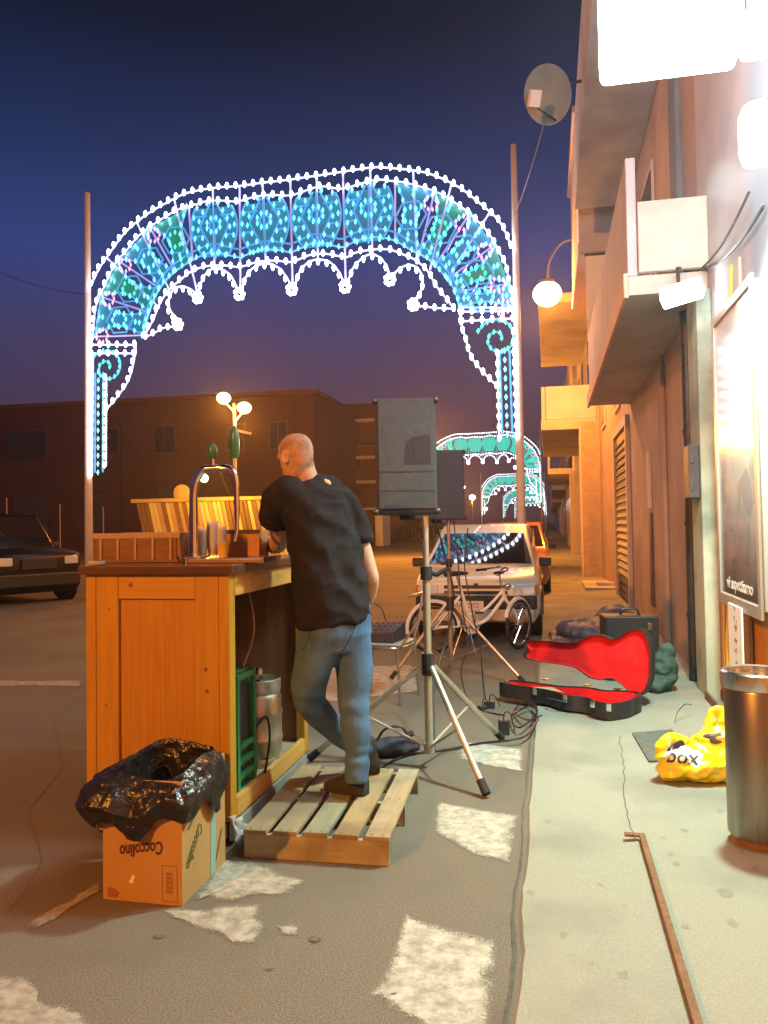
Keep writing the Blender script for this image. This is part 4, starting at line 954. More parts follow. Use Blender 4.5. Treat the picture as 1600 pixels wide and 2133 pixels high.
# bin liner folded over the rim, crumpled
M_BAG = mat('black_bin_liner', (.010, .009, .009), (.018, .016, .015), scale=5, rough=.25, bump=1.0, bscale=30, spec=.5)
lin = thing('bin_liner', 'crumpled glossy black bin liner folded over the cardboard box', 'bin bag', tuple(bl_), ang)
q = MB(); NU, NV = 84, 26
def rect_ring(u, k):   # rounded rectangle about the box mouth, k = outward offset
    a = 2 * math.pi * u; cx, cy = W_ / 2, D_ / 2
    ex = W_ / 2 + k; ey = D_ / 2 + k; c = math.cos(a); s_ = math.sin(a); p = 5.0
    rr_ = 1.0 / ((abs(c) ** p + abs(s_) ** p) ** (1 / p))
    return cx + ex * c * rr_, cy + ey * s_ * rr_
for j in range(NV):
    v = j / (NV - 1)
    for i in range(NU):
        u = i / NU; a = 2 * math.pi * u; front = max(0, -math.sin(a)); left = max(0, -math.cos(a))
        if v < .35:   # inside, falling into the box
            t_ = v / .35; k = -.012 - .02 * (1 - t_); z = H_ - .20 * (1 - t_) + .012 * t_
        else:
            t_ = (v - .35) / .65
            drop = .15 + .03 * math.sin(a * 2 + 1) + .028 * math.sin(a * 3 + .4) + .05 * front + .03 * math.sin(a * 7)
            wide = .028 + .035 * front + .065 * max(0, math.cos(a - R(205))) ** 2
            tri = t_ / .55 if t_ < .55 else 1 - .55 * (t_ - .55) / .45
            k = -.012 + .018 * min(1, t_ * 5) + wide * tri; z = H_ + .014 - drop * t_
        z += .03 * (1 - front) * (1 - abs(v - .35)) + .012 * math.sin(a * 3 + 2)
        x, y = rect_ring(u, k)
        P = Vector((x, y, z)); d_ = Vector((x - W_ / 2, y - D_ / 2, 0)).normalized()
        n1 = noise.noise(P * 12); n2 = noise.noise(P * 26 + Vector((5, 1, 2))); rid = 1 - abs(noise.noise(Vector((x * 13, y * 13, z * 7)) + Vector((9, 9, 9)))) * 2.4
        amp = .010 if v < .3 else .017 * min(1, (v - .25) * 3)
        P += d_ * (n1 * amp + rid * amp * .75 + n2 * amp * .35) + Vector((0, 0, n2 * amp * .7 + n1 * amp * .5))
        q.v.append(tuple(P))
for j in range(NV - 1):
    for i in range(NU): q.f.append((j * NU + i, j * NU + (i + 1) % NU, (j + 1) * NU + (i + 1) % NU, (j + 1) * NU + i))
q.f.append(tuple(range(NU)))
o = q.build('liner', M_BAG, lin, smooth=False)

# ================================================================== pallet: five slats on three boards
pa = at_z(507, 1787, 0); pb2 = at_z(812, 1806, 0)
pal = thing('wooden_pallet', 'grey weathered wooden pallet the man stands on', 'pallet', (pa.x, pa.y, 0), math.atan2(pb2.y - pa.y, pb2.x - pa.x))
PW = (pb2 - pa).length; PL = .93; PH = .125
M_PAL = [mat('pallet_wood_%d' % i, c1, c2, scale=5, rough=.85, stretch=(6, .5, 6), bump=.35, bscale=60, contrast=(.3, .7), c3=c3, s3=4) for i, (c1, c2, c3) in enumerate([((.26, .175, .095), (.34, .23, .13), (.2, .14, .085)), ((.24, .17, .10), (.33, .235, .14), (.19, .14, .09)), ((.19, .195, .13), (.26, .26, .18), (.15, .15, .1)), ((.27, .205, .10), (.36, .28, .15), (.2, .15, .08)), ((.30, .235, .135), (.40, .32, .2), (.24, .18, .11))])]
M_PALX = mat('pallet_board', (.29, .26, .17), (.38, .34, .24), scale=5, rough=.85, stretch=(.5, 6, 6), bump=.35, bscale=60, c3=(.22, .19, .12), s3=5)
sw = (PW - 4 * .028) / 5; random.seed(8)
for i in range(5):
    q = MB(); x0 = i * (sw + .028); q.bx(x0, x0 + sw, random.uniform(-.004, .004), PL + random.uniform(-.01, .01), PH - .02, PH + random.uniform(-.001, .001)); q.build('slat', M_PAL[i], pal, bevel=.003)
for y in (.0, PL / 2 - .014, PL - .028):
    q = MB(); q.bx(.002, PW - .002, y + .003, y + .028, .0, PH - .0205); q.build('bearer_board', M_PALX, pal, bevel=.003)
nl = MB()
for i in range(5):
    for y in (.016, PL / 2, PL - .014):
        for dx in (.03, sw - .03): nl.lathe([(.004, 0), (.003, .0015)], 6, Matrix.Translation((i * (sw + .028) + dx, y, PH + .0005)))
nl.build('nail_heads', M_DARKMET, pal)

# ================================================================== speaker stands and speakers
def stand(name, label, base, feet, collar_z, top_z, r_, mm, lean=(0, 0), knob_dir=(1, 0), mid_z=None, low_z=.12):
    """base: ground point of the centre pole; feet: ground points"""
    t = thing(name, label, 'speaker stand', (base.x, base.y, 0))
    def ax(z): return Vector((lean[0] * z, lean[1] * z, z))
    q = MB(); q.tube([ax(low_z), ax(mid_z)], r_ * 1.25, 14); q.build('outer_pole', mm, t, smooth=True)
    q = MB(); q.tube([ax(mid_z), ax(top_z)], r_, 14); q.build('inner_pole', mm, t, smooth=True)
    q = MB(); q.tube([ax(mid_z - .05), ax(mid_z + .03)], r_ * 1.9, 12); c_ = q.build('clamp', M_BLACKPL, t, bevel=.003)
    k = Vector((knob_dir[0], knob_dir[1], 0)).normalized()
    q = MB(); a = ax(mid_z - .01); q.tube([a + k * r_ * 1.5, a + k * .06 + Vector((0, 0, -.01)), a + k * .13 + Vector((0, 0, .025))], [.014, .016, .012], 8); q.build('clamp_knob', M_BLACKPL, c_, smooth=True)
    q = MB(); q.tube([ax(collar_z - .06), ax(collar_z + .07)], r_ * 2.0, 12); q.build('collar', M_BLACKPL, t, bevel=.003)
    for f in feet:
        fl_ = Vector((f.x - base.x, f.y - base.y, .03)); top = ax(collar_z - .01) + Vector((fl_.x, fl_.y, 0)).normalized() * .045
        q = MB(); q.tube([top, fl_], r_ * .95, 10); lg = q.build('leg', mm, t, smooth=True)
        d_ = (top - fl_).normalized()
        q = MB(); q.tube([fl_ + d_ * .07, fl_ - d_ * .012], [r_ * 1.2, r_ * 1.3], 10); q.build('rubber_foot', M_RUBBER, lg, smooth=True)
        mid = top.lerp(fl_, .52); q = MB(); q.tube([mid, ax(low_z + .02)], r_ * .42, 8); q.build('brace', mm, t, smooth=True)
    q = MB(); q.tube([ax(low_z - .01), ax(low_z + .05)], r_ * 1.6, 12); q.build('lower_hub', mm, t, smooth=True)
    return t, ax(top_z) + Vector((base.x, base.y, 0))
b1 = at_z(895, 1600, 0)
f1 = [at_z(1012, 1662, 0), at_z(648, 1588, 0), at_z(1044, 1545, 0)]
dd = math.hypot(b1.x, b1.y)
def zof(px, py, y): return at_y(px, py, y).z
topp = at_y(886, 1082, b1.y); leanx = (topp.x - b1.x) / topp.z
ctr = zof(900, 1385, b1.y); cmid = zof(892, 1190, b1.y)
M_ALUW = mat('dull_aluminium', (.60, .57, .47), (.48, .46, .39), scale=14, rough=.42, metal=.75, stretch=(1, 1, .1), rvar=.12)
st1, tip1 = stand('speaker_stand', 'near silver tripod speaker stand beside the pallet', b1, f1, ctr, topp.z + .02, .019, M_ALUW, (leanx, 0), (1, .1), cmid, .10)
b2 = at_z(940, 1408, 0); topp2 = at_y(934, 1088, b2.y)
f2 = [at_z(816, 1418, 0), at_z(1092, 1428, 0), at_z(985, 1330, 0)]
st2, tip2 = stand('speaker_stand', 'farther copper tinted tripod speaker stand in front of the white car', b2, f2, zof(940, 1258, b2.y), topp2.z + .02, .017, mat('bronze_tube', (.42, .30, .22), (.5, .37, .28), scale=14, rough=.35, metal=.8), ((topp2.x - b2.x) / topp2.z, 0), (-1, .2), zof(937, 1170, b2.y), .12)
M_CAB = mat('speaker_grey', (.036, .050, .062), (.050, .066, .078), scale=30, rough=.75, bump=.25, bscale=160, c3=(.032, .045, .056), s3=2.5)
M_CABD = mat('speaker_dark', (.020, .019, .028), (.030, .028, .040), scale=30, rough=.7, bump=.25, bscale=160)
def speaker(label, tip, w, d, h, rz, mb_, ms_, panel=True):
    t = thing('loudspeaker', label, 'loudspeaker', (tip.x, tip.y, tip.z - .03), rz)
    fr = [(-w / 2, -d / 2), (w / 2, -d / 2), (w / 2 * .82, d / 2), (-w / 2 * .82, d / 2)]
    q = MB(); q.prism([(-x, y) for x, y in fr][::-1], .0, h); q.build('cabinet', ms_, t, bevel=.014)
    if panel:
        q = MB(); q.bx(-w * .44, w * .47, -d / 2 - .008, -d / 2 - .0005, h * .05, h * .985); pn = q.build('rear_panel', mb_, t, bevel=.003)
        q = MB(); ring = []
        x0, x1, z0_, z1_ = -w * .02, w * .40, h * .43, h * .66
        poly = [(x0, z0_), (x1, z0_), (x1, z1_ + .015), (x0 + .05, z1_), (x0 + .01, z1_ - .04)]
        q.prism(poly, d / 2 + .0085, d / 2 + .0105, Matrix.Rotation(R(90), 4, 'X')); q.build('handle_recess', mat('recess_dark', (.018, .02, .035), rough=.6), pn)
        q = MB(); q.bx(w * .14, w * .155, -d / 2 - .0125, -d / 2 - .0108, z0_, z1_); q.build('handle_bar', ms_, pn)
        q = MB(); q.bx(-w * .43, w * .46, -d / 2 - .0095, -d / 2 - .0082, h * .36, h * .372); q.bx(-w * .43, w * .46, -d / 2 - .0095, -d / 2 - .0082, h * .20, h * .206); q.build('panel_seam', ms_, pn)
    for x in (-1, 1):
        for z in (.02, h - .02):
            for y in (-1, 1):
                pass
    q = MB()
    for x in (-1, 1):
        for z in (.018, h - .018): q.sphere((x * w * .492, -d / 2 + .008, z), .022, 8, 6)
    q.build('corner_cap', M_BLACKPL, t, smooth=True)
    q = MB(); q.tube([(0, 0, -.03), (0, 0, .002)], .05, 12); q.build('pole_socket', M_BLACKPL, t)
    return t
speaker('large grey loudspeaker seen from behind on the near silver stand', tip1 + Vector((-.13, .10, 0.04)), .37, .34, .70, R(10), M_CAB, M_CABD)
speaker('darker loudspeaker half hidden behind the grey one, on the farther stand', tip2 + Vector((-.12, .05, 0.035)), .50, .36, .66, R(16), M_CABD, M_CABD, False)
# cables hanging from the speakers
def cable(name, label, pts, r_=.006, m_=M_CABLE, k=8):
    P = [Vector(p) for p in pts]; t = thing(name, label, 'cable', P[-1]); q = MB(); q.tube([p - P[-1] for p in catmull(P, k)], r_, 6); q.build('cord', m_, t, smooth=True); return t
def dpath(pix): return [at_d(x, y, d) for x, y, d in pix]
cable('cable', 'black cable looping down from the grey speaker along its stand', dpath([(905, 1075, 5.0), (925, 1150, 5.2), (945, 1240, 5.5), (930, 1330, 5.6), (905, 1420, 5.4), (905, 1500, 5.2)]) + [at_z(905, 1560, .01)])
cable('cable', 'black cable falling from the dark speaker behind the bicycle handlebar', dpath([(945, 1085, 7.6), (955, 1180, 7.4), (962, 1260, 7.1), (975, 1340, 6.8), (960, 1400, 6.7)]) + [at_z(985, 1470, .012), at_z(1050, 1490, .012)])
cable('cable', 'thin black cable hanging nearest the car grille', dpath([(975, 1100, 7.7), (968, 1180, 7.5), (985, 1280, 7.1), (1000, 1350, 6.7)]) + [at_z(1010, 1450, .012), at_z(1025, 1470, .012)])
cable('cable', 'black cable running over the road behind the pallet to the adapters', [at_z(790, 1600, .012), at_z(850, 1572, .012), at_z(940, 1560, .012), at_z(1000, 1548, .012), at_z(1090, 1535, .05), at_z(1120, 1495, .05), at_z(1105, 1470, .05), at_z(1065, 1490, .05)], .007)
cable('cable', 'coiled black cable beside the guitar case', [at_z(1060, 1500, .015), at_z(1085, 1515, .06), at_z(1120, 1480, .055), at_z(1095, 1462, .055), at_z(1070, 1482, .02), at_z(1100, 1500, .055), at_z(1128, 1490, .055)], .006)
# small adapters
for k, (px, py, w, h, lbl) in enumerate([(1020, 1475, .085, .055, 'small black adapter box under the tripod leg'), (1050, 1530, .07, .10, 'upright black plug adapter beside the coiled cable'), (1005, 1478, .06, .03, 'flat black plug lying left of the adapter box')]):
    p = at_z(px, py, .0); t = thing('power_adapter', lbl, 'adapter', (p.x, p.y, .001), R(15 * k), group='adapters on the road')
    q = MB(); q.bx(-w / 2, w / 2, -.03, .03, 0, h); q.build('case', M_BLACKPL, t, bevel=.006)
    q = MB(); q.tube(catmull([(0, 0, h), (.01, .0, h + .05), (.05, .01, h + .03), (.08, .02, .012)], 5), .004, 6); q.build('lead', M_CABLE, t)
# soft dark bag behind the pallet
p = at_z(815, 1580, 0); t = thing('gig_bag', 'slumped dark blue soft bag on the road behind the pallet', 'bag', (p.x, p.y + .08, 0), R(12))
q = MB(); q.sphere((0, 0, .055), (.17, .11, .06), 20, 10)
me = remeshed(q, 'bag_body', .012, 2, lambda c: noise.noise(c * 14) * .014 + noise.noise(c * 35) * .005); link('body', me, mat('navy_cloth', (.03, .035, .06), (.05, .055, .09), scale=20, rough=.85), t, smooth=True)
q = MB(); q.tube(catmull([(-.1, -.02, .10), (-.05, -.03, .17), (.05, -.03, .18), (.1, -.02, .10)], 6), .009, 6); q.tube([(.08, .02, .11), (.12, .05, .12)], .02, 8); q.build('handle', M_BLACKPL, t, smooth=True)
# ================================================================== the man leaning on the bar
D = at_d
man = thing('person', 'bald person in black t-shirt and blue jeans leaning on the bar, seen from behind', 'person', tuple(D(735, 1655, 3.8).xy) + (.127,))
O = Vector(man.location)
ls, rs = D(582, 1034, 3.88), D(712, 1030, 4.07)
lat = (rs - ls); lat.z *= .3; lat.normalize()
def ering(c, a, b, t, n=26, sq=2.3, lat_=None):
    L = (lat_ or lat); L = (L - t * L.dot(t)).normalized(); Fw = t.cross(L)
    out = []
    for i in range(n):
        q = 2 * math.pi * i / n; cs, sn = math.cos(q), math.sin(q)
        k = 1 / ((abs(cs) ** sq + abs(sn) ** sq) ** (1 / sq))
        out.append(c + L * (a * cs * k) + Fw * (b * sn * k) - O)
    return out
def body_loft(mb, rows, cap=True):
    cs = [D(x, y, d) for x, y, d, a, b in rows]; rings = []; k_ = .90 if rows is torso else 1.0
    for i, (c, r_) in enumerate(zip(cs, rows)):
        t = (cs[min(i + 1, len(cs) - 1)] - cs[max(i - 1, 0)]).normalized(); rings.append(ering(c, r_[3] * k_, r_[4] * k_, t))
    mb.loft(rings, cap)
def limb(mb, rows, n=18, k=4):
    P = catmull([(*(D(x, y, d) - O), ) for x, y, d, r_ in rows], k); rr = []
    for i in range(len(P)):
        f = i / k; j = min(int(f), len(rows) - 2); t = min(1, f - j); rr.append(rows[j][3] * (1 - t) + rows[j + 1][3] * t)
    mb.tube(P, rr, n)
torso = [(703, 1345, 3.95, .13, .10), (702, 1315, 3.95, .165, .12), (699, 1275, 3.95, .17, .12), (692, 1215, 3.95, .155, .11), (682, 1150, 3.96, .16, .115), (668, 1085, 3.97, .175, .118), (654, 1040, 3.98, .175, .105), (645, 1018, 3.98, .14, .085), (637, 1002, 3.97, .07, .068)]
body = MB(); body_loft(body, torso)
limb(body, [(642, 1015, 3.98, .066), (634, 985, 3.96, .060), (626, 955, 3.95, .058)])
# head: skull, jaw, nose, brow, ears
hc = D(618, 950, 3.95) - O; fw = Vector((0, 0, 1)).cross(lat).normalized(); turn = Matrix.Rotation(R(14), 3, 'Z')
hf = turn @ fw; hl = turn @ lat; hu = (Vector((0, 0, 1)) + hf * .18 - hl * .06).normalized(); hf = (hf - hu * hf.dot(hu)).normalized(); hl = hf.cross(hu)
def hp(l_, f_, u_): return hc + hl * l_ + hf * f_ + hu * u_
rings = []
for z, a, bf, bb in ((-.125, .030, .085, -.005), (-.115, .048, .094, .02), (-.09, .060, .098, .05), (-.06, .067, .098, .078), (-.03, .072, .098, .092), (.0, .076, .100, .098), (.03, .077, .100, .100), (.06, .072, .092, .092), (.085, .058, .072, .074), (.102, .036, .042, .044), (.109, .012, .014, .014)):
    rings.append([hp(a * math.cos(q), (bf if math.sin(q) > 0 else bb) * math.sin(q), z + .005) for q in [2 * math.pi * i / 24 for i in range(24)]])
body.loft(rings)
body.tube([hp(0, .094, .01), hp(0, .112, -.025), hp(0, .108, -.04)], [.010, .016, .012], 8)          # nose
body.tube([hp(-.045, .092, .022), hp(0, .100, .026), hp(.045, .092, .022)], .010, 8)                   # brow
body.tube([hp(-.024, .092, -.066), hp(0, .099, -.066), hp(.024, .092, -.066)], .009, 8)                # lips
for sgn in (-1, 1):
    ear = [hp(sgn * (.076 + .012 * math.sin(q * .5)), -.002 - .016 * math.cos(q) - .004, -.006 + .030 * math.sin(q)) for q in [i * .785 for i in range(8)]]
    body.tube(ear, .006, 8, closed=True); body.tube([hp(sgn * .072, .0, -.026), hp(sgn * .076, -.006, -.006), hp(sgn * .072, .0, .014)], .010, 8)
# arms
armL = [(588, 1040, 3.92, .062), (584, 1085, 4.02, .055), (581, 1130, 4.16, .050), (566, 1134, 4.30, .044), (545, 1126, 4.46, .034), (538, 1124, 4.52, .030)]
armR = [(708, 1036, 4.05, .060), (742, 1110, 4.06, .052), (768, 1190, 4.05, .046), (771, 1215, 4.08, .045), (764, 1250, 4.16, .040), (745, 1275, 4.22, .033), (738, 1280, 4.24, .030)]
limb(body, armL); limb(body, armR)
def hand(mb, w_, e_, right):
    """palm and five curled fingers continuing from elbow e_ to wrist w_"""
    d_ = (w_ - e_).normalized(); side = d_.cross(Vector((0, 0, 1))).normalized() * (1 if right else -1); nrm = side.cross(d_) * (1 if right else -1)
    c = w_ + d_ * .05
    mb.loft([[w_ + d_ * s_ + side * (a * math.cos(q)) + nrm * (b * math.sin(q)) for q in [i * .5236 for i in range(12)]] for s_, a, b in ((-.01, .026, .020), (.03, .036, .017), (.07, .041, .016), (.092, .038, .013))])
    for i, (o_, ln) in enumerate(((-.030, .062), (-.010, .074), (.010, .072), (.029, .055))):
        b0 = w_ + d_ * .085 + side * o_; dn = Vector((0, 0, -1))
        mb.tube([b0, b0 + d_ * ln * .5 + side * o_ * .12, b0 + d_ * ln * .85 + dn * ln * .22 + side * o_ * .15, b0 + d_ * ln * .98 + dn * ln * .5 + side * o_ * .15], [.0095, .009, .0085, .007], 8)
    t0 = w_ + d_ * .025 - side * .03; mb.tube([t0, t0 - side * .028 + d_ * .02, t0 - side * .036 + d_ * .048, t0 - side * .030 + d_ * .068], [.013, .012, .010, .008], 8)
hand(body, D(538, 1124, 4.52) - O, D(566, 1134, 4.30) - O, False)
hand(body, D(738, 1280, 4.24) - O, D(764, 1250, 4.16) - O, True)
legR = [(728, 1325, 3.97, .088), (737, 1390, 3.95, .080), (736, 1455, 3.91, .060), (741, 1510, 3.88, .058), (744, 1560, 3.86, .046), (744, 1605, 3.84, .036), (742, 1622, 3.825, .032)]
legL = [(670, 1325, 3.90, .088), (652, 1390, 3.90, .082), (643, 1450, 3.93, .066), (668, 1487, 4.0, .058), (705, 1525, 4.08, .054), (750, 1555, 4.16, .038), (758, 1561, 4.17, .032)]
limb(body, legR); limb(body, legL)
M_SKIN = mat('skin', (.46, .27, .19), (.52, .32, .23), scale=9, rough=.55, bump=.06, bscale=180)
me = remeshed(body, 'body', .0062, 3); bo_ = link('body', me, M_SKIN, man, smooth=True)
st_m = MB(); idx = {}
for p_ in me.polygons:
    c = p_.center - hc; f_, u_ = c.dot(hf), c.dot(hu)
    if c.length < .16 and u_ > -.075 and (f_ < .035 - max(0, -u_) * .6) and not (abs(c.dot(hl)) > .083):
        fc = []
        for vi in p_.vertices:
            if vi not in idx: idx[vi] = len(st_m.v); st_m.v.append(tuple(me.vertices[vi].co + me.vertices[vi].normal * .0009))
            fc.append(idx[vi])
        st_m.f.append(tuple(fc))
sb = bpy.data.materials.new('scalp_stubble'); sb.use_nodes = True; n = sb.node_tree.nodes; l = sb.node_tree.links; b_ = n['Principled BSDF']
b_.inputs['Base Color'].default_value = (.10, .085, .075, 1); b_.inputs['Roughness'].default_value = .9
tcn = n.new('ShaderNodeTexCoord'); no_ = n.new('ShaderNodeTexNoise'); no_.inputs['Scale'].default_value = 320; n2_ = n.new('ShaderNodeTexNoise'); n2_.inputs['Scale'].default_value = 14
mp_ = n.new('ShaderNodeMath'); mp_.operation = 'MULTIPLY'; r_ = n.new('ShaderNodeMapRange'); r_.inputs[1].default_value = .18; r_.inputs[2].default_value = .42; r_.inputs[4].default_value = .62
l.new(tcn.outputs['Object'], no_.inputs['Vector']); l.new(tcn.outputs['Object'], n2_.inputs['Vector']); l.new(no_.outputs['Fac'], mp_.inputs[0]); l.new(n2_.outputs['Fac'], mp_.inputs[1]); l.new(mp_.outputs[0], r_.inputs[0]); l.new(r_.outputs[0], b_.inputs['Alpha'])
link('hair_stubble', st_m.mesh('stubble'), sb, man, smooth=True, fixn=False)
# shirt
sh = MB()
shirt = [(698, 1296, 3.95, 0.186, 0.140), (696, 1280, 3.95, 0.187, 0.141), (691, 1235, 3.95, 0.189, 0.140), (684, 1185, 3.955, 0.189, 0.136), (674, 1130, 3.965, 0.180, 0.130), (667, 1085, 3.97, 0.179, 0.126), (655, 1042, 3.98, 0.186, 0.116), (647, 1020, 3.98, 0.155, 0.097), (639, 1004, 3.975, 0.089, 0.083), (636, 998, 3.97, 0.070, 0.070)]
body_loft(sh, shirt)
limb(sh, [(620, 1032, 3.94, .080), (588, 1036, 3.92, .082), (578, 1062, 3.98, .083), (576, 1082, 4.03, .086)])
limb(sh, [(690, 1032, 4.03, .080), (712, 1045, 4.05, .078), (738, 1095, 4.06, .075), (748, 1130, 4.06, .076)])
def fold(c):
    w = c + O
    d_ = noise.noise(Vector((w.x * 5 + w.z * 4, w.y * 5, w.z * 3))) * .013 + noise.noise(Vector((w.x * 14 - w.z * 5, w.y * 14, w.z * 7))) * .004
    return d_ + (1 - abs(noise.noise(Vector((w.x * 6 + w.z * 7, w.y * 6 - w.z * 3, 3))) * 2.5)) * .010 + (1 - abs(noise.noise(Vector((w.x * 9 - w.z * 9, w.y * 9 + w.z * 3, 8))) * 2.5)) * .007
me = remeshed(sh, 'tshirt', .009, 3, fold)
M_TEE = mat('black_cotton', (.013, .012, .014), (.020, .018, .021), scale=14, rough=.92, bump=.25, bscale=220, spec=.15)
tee = link('tshirt', me, M_TEE, man, smooth=True)
from mathutils.bvhtree import BVHTree
bt0 = BVHTree.FromPolygons([v.co + O for v in tee.data.vertices], [tuple(p.vertices) for p in tee.data.polygons])
lp = on_surface(bt0, 681, 1004, .001) - O
q = MB(); q.sphere(lp, (.017, .007, .012), 8, 5); q.sphere(lp + Vector((.014, 0, -.008)), (.009, .006, .007), 8, 5); q.sphere(lp + Vector((-.008, 0, .010)), (.007, .006, .006), 8, 5); q.build('back_logo', M_WHITEP, tee, smooth=True)
# jeans
jn_ = MB()
body_loft(jn_, [(703, 1352, 3.95, .150, .118), (702, 1320, 3.95, .184, .138), (700, 1285, 3.95, .186, .138), (698, 1250, 3.95, .172, .128)])
jr = [(x, y, d, r_ + e) for (x, y, d, r_), e in zip(legR[:6], (.020, .016, .017, .015, .018, .020))]
jl = [(x, y, d, r_ + e) for (x, y, d, r_), e in zip(legL[:6], (.020, .016, .018, .015, .014, .016))]
jr[5] = (743, 1632, 3.82, .056); jl.append((764, 1562, 4.185, .052))
limb(jn_, jr); limb(jn_, jl)
kr = D(736, 1470, 3.91); kl = D(645, 1460, 3.93); ar = D(744, 1580, 3.85)
def fold2(c):
    w = c + O
    base = noise.noise(Vector((w.x * 6, w.y * 6, w.z * 10))) * .008
    for k_, s_, f_ in ((kr, .10, 55), (kl, .10, 55), (ar, .07, 85)):
        d2 = (w - k_).length; base += math.exp(-(d2 / s_) ** 2) * math.sin(w.z * f_ + w.x * 18 + noise.noise(w * 8) * 3) * .0065
    return base
me = remeshed(jn_, 'jeans', .008, 3, fold2)
M_DENIM = mat('blue_denim', (.046, .100, .190), (.088, .165, .280), scale=5, rough=.88, bump=.25, bscale=260, stretch=(1, 1, .5), contrast=(.3, .7), c3=(.036, .078, .150), s3=4, spec=.2)
jeans = link('jeans', me, M_DENIM, man, smooth=True)
bv_, inv_ = bvh_of(jeans)
def seam_line(pix, m_):
    P_ = [on_surface(bv_, x, y, .0015) for x, y in [tuple(p.xy) for p in resample([Vector((*p, 0)) for p in pix], count=22)]]
    P_ = [inv_ @ p for p in P_ if p is not None]
    if len(P_) > 3: q = MB(); q.tube(P_, .0022, 5); q.build('seam', m_, jeans)
sm_d = mat('denim_seam', (.11, .155, .19), rough=.9); sm_k = mat('denim_seam_dark', (.018, .032, .05), rough=.9)
for pix in ([(689, 1300), (687, 1325), (685, 1346), (700, 1356), (716, 1350), (724, 1310)], [(643, 1330), (640, 1390), (637, 1440)], [(752, 1284), (730, 1330), (711, 1365), (699, 1392)]): seam_line(pix, sm_d)
for pix in ([(645, 1318), (640, 1345), (628, 1352)], [(748, 1290), (727, 1334), (708, 1369)]): seam_line(pix, sm_k)
# shoes
def shoe(heel, toe, up, name='shoe'):
    d_ = (toe - heel); L_ = d_.length; d_.normalize(); sd_ = d_.cross(up).normalized(); u_ = sd_.cross(d_).normalized()
    m_ = MB(); rings = []
    for s_, a, h_ in ((-.024, .028, .095), (.0, .041, .115), (.06, .045, .120), (.10, .046, .108), (.15, .050, .084), (.20, .051, .068), (.245, .043, .054), (.270, .026, .038)):
        c = heel + d_ * (s_ * L_ / .26)
        rings.append([c + sd_ * (a * math.cos(q)) + u_ * (.014 + (h_ - .014) * max(0, math.sin(q)) ** .75) for q in [i * math.pi / 8 for i in range(9)]])
    m_.loft(rings); o_ = m_.build(name, M_SHOE, man, smooth=True)
    m_ = MB(); rings = []
    for s_, a in ((-.026, .022), (-.015, .036), (.04, .043), (.10, .043), (.17, .050), (.22, .047), (.26, .036), (.276, .016)):
        c = heel + d_ * (s_ * L_ / .26); rings.append([c + sd_ * a, c - sd_ * a, c - sd_ * a + u_ * .02, c + sd_ * a + u_ * .02])
    m_.loft(rings); m_.build('sole', M_RUBBER, o_)
    m_ = MB(); c = heel + d_ * .045 * L_ / .26; m_.tube([c + u_ * .03, c + u_ * .09, c + u_ * .135 + d_ * .004], [.048, .050, .051], 16); m_.build('ankle_collar', M_SHOE, o_, smooth=True)
M_SHOE = mat('black_suede', (.014, .014, .016), (.026, .026, .03), scale=20, rough=.8)
hz = Vector((0, 0, .127))
h0 = at_z(757, 1655, .127) - O; t0 = at_z(683, 1642, .127) - O
shoe(h0, t0, Vector((0, 0, 1)))
an = D(776, 1540, 4.20) - O; tn = at_z(781, 1612, .135) - O + Vector((0, .05, 0))
shoe(an, tn, (D(742, 1575, 4.17) - D(782, 1572, 4.22)).normalized())

# ================================================================== chair with a mixer on it
ch_p = [at_z(x, y, 0) for x, y in ((795, 1420), (846, 1478), (742, 1475), (790, 1490))]
c0 = at_z(800, 1455, 0)
chr_ = thing('folding_chair', 'metal tube chair holding a dark mixer behind the man', 'chair', (c0.x, c0.y, 0), R(-10))
M_TUBE = mat('chair_tube', (.36, .30, .24), (.44, .37, .3), scale=10, rough=.35, metal=.8)
sz = .46
for x in (-.17, .19):
    q = MB(); q.tube(catmull([(x + .05, .20, 0), (x + .02, .19, sz), (x + .05, .22, .62), (x + .07, .27, .86)], 6) if x > 0 else [(x - .03, .19, 0), (x, .19, sz)], .011, 8); q.build('leg', M_TUBE, chr_, smooth=True)
    q = MB(); q.tube([(x - .02 if x < 0 else x + .03, -.20, 0), (x, -.17, sz)], .011, 8); q.build('leg', M_TUBE, chr_, smooth=True)
q = MB(); q.tube(catmull([(-.17, -.17, sz - .01), (.19, -.17, sz - .01), (.19, .19, sz - .01), (-.17, .19, sz - .01)], 5, True), .011, 8, closed=True); q.build('seat_frame', M_TUBE, chr_, smooth=True)
q = MB(); q.bx(-.19, .21, -.19, .21, sz + .002, sz + .022); q.build('seat', mat('seat_ply', (.40, .33, .26), (.46, .38, .3), scale=6, rough=.6), chr_, bevel=.008)
q = MB(); q.tube([(.26, .27, .86), (.26, -.10, .86)], .011, 8); q.build('back_rail', M_TUBE, chr_, smooth=True)
q = MB(); q.tube([(.24, .22, .62), (.22, -.17, sz)], .009, 8); q.build('side_brace', M_TUBE, chr_, smooth=True)
mx = thing('mixer', 'dark wedge shaped audio mixer resting on the chair seat', 'mixer', (c0.x, c0.y, sz + .0235), R(-10))
q = MB(); q.add([(-.17, -.15, 0), (.15, -.15, 0), (.15, .15, 0), (-.17, .15, 0), (-.17, -.15, .07), (.15, -.15, .09), (.15, .15, .15), (-.17, .15, .12)], [(0, 3, 2, 1), (4, 5, 6, 7), (0, 1, 5, 4), (1, 2, 6, 5), (2, 3, 7, 6), (3, 0, 4, 7)]); q.build('case', mat('mixer_black', (.018, .016, .026), (.03, .026, .04), scale=20, rough=.6), mx, bevel=.008)
q = MB(); random.seed(1)
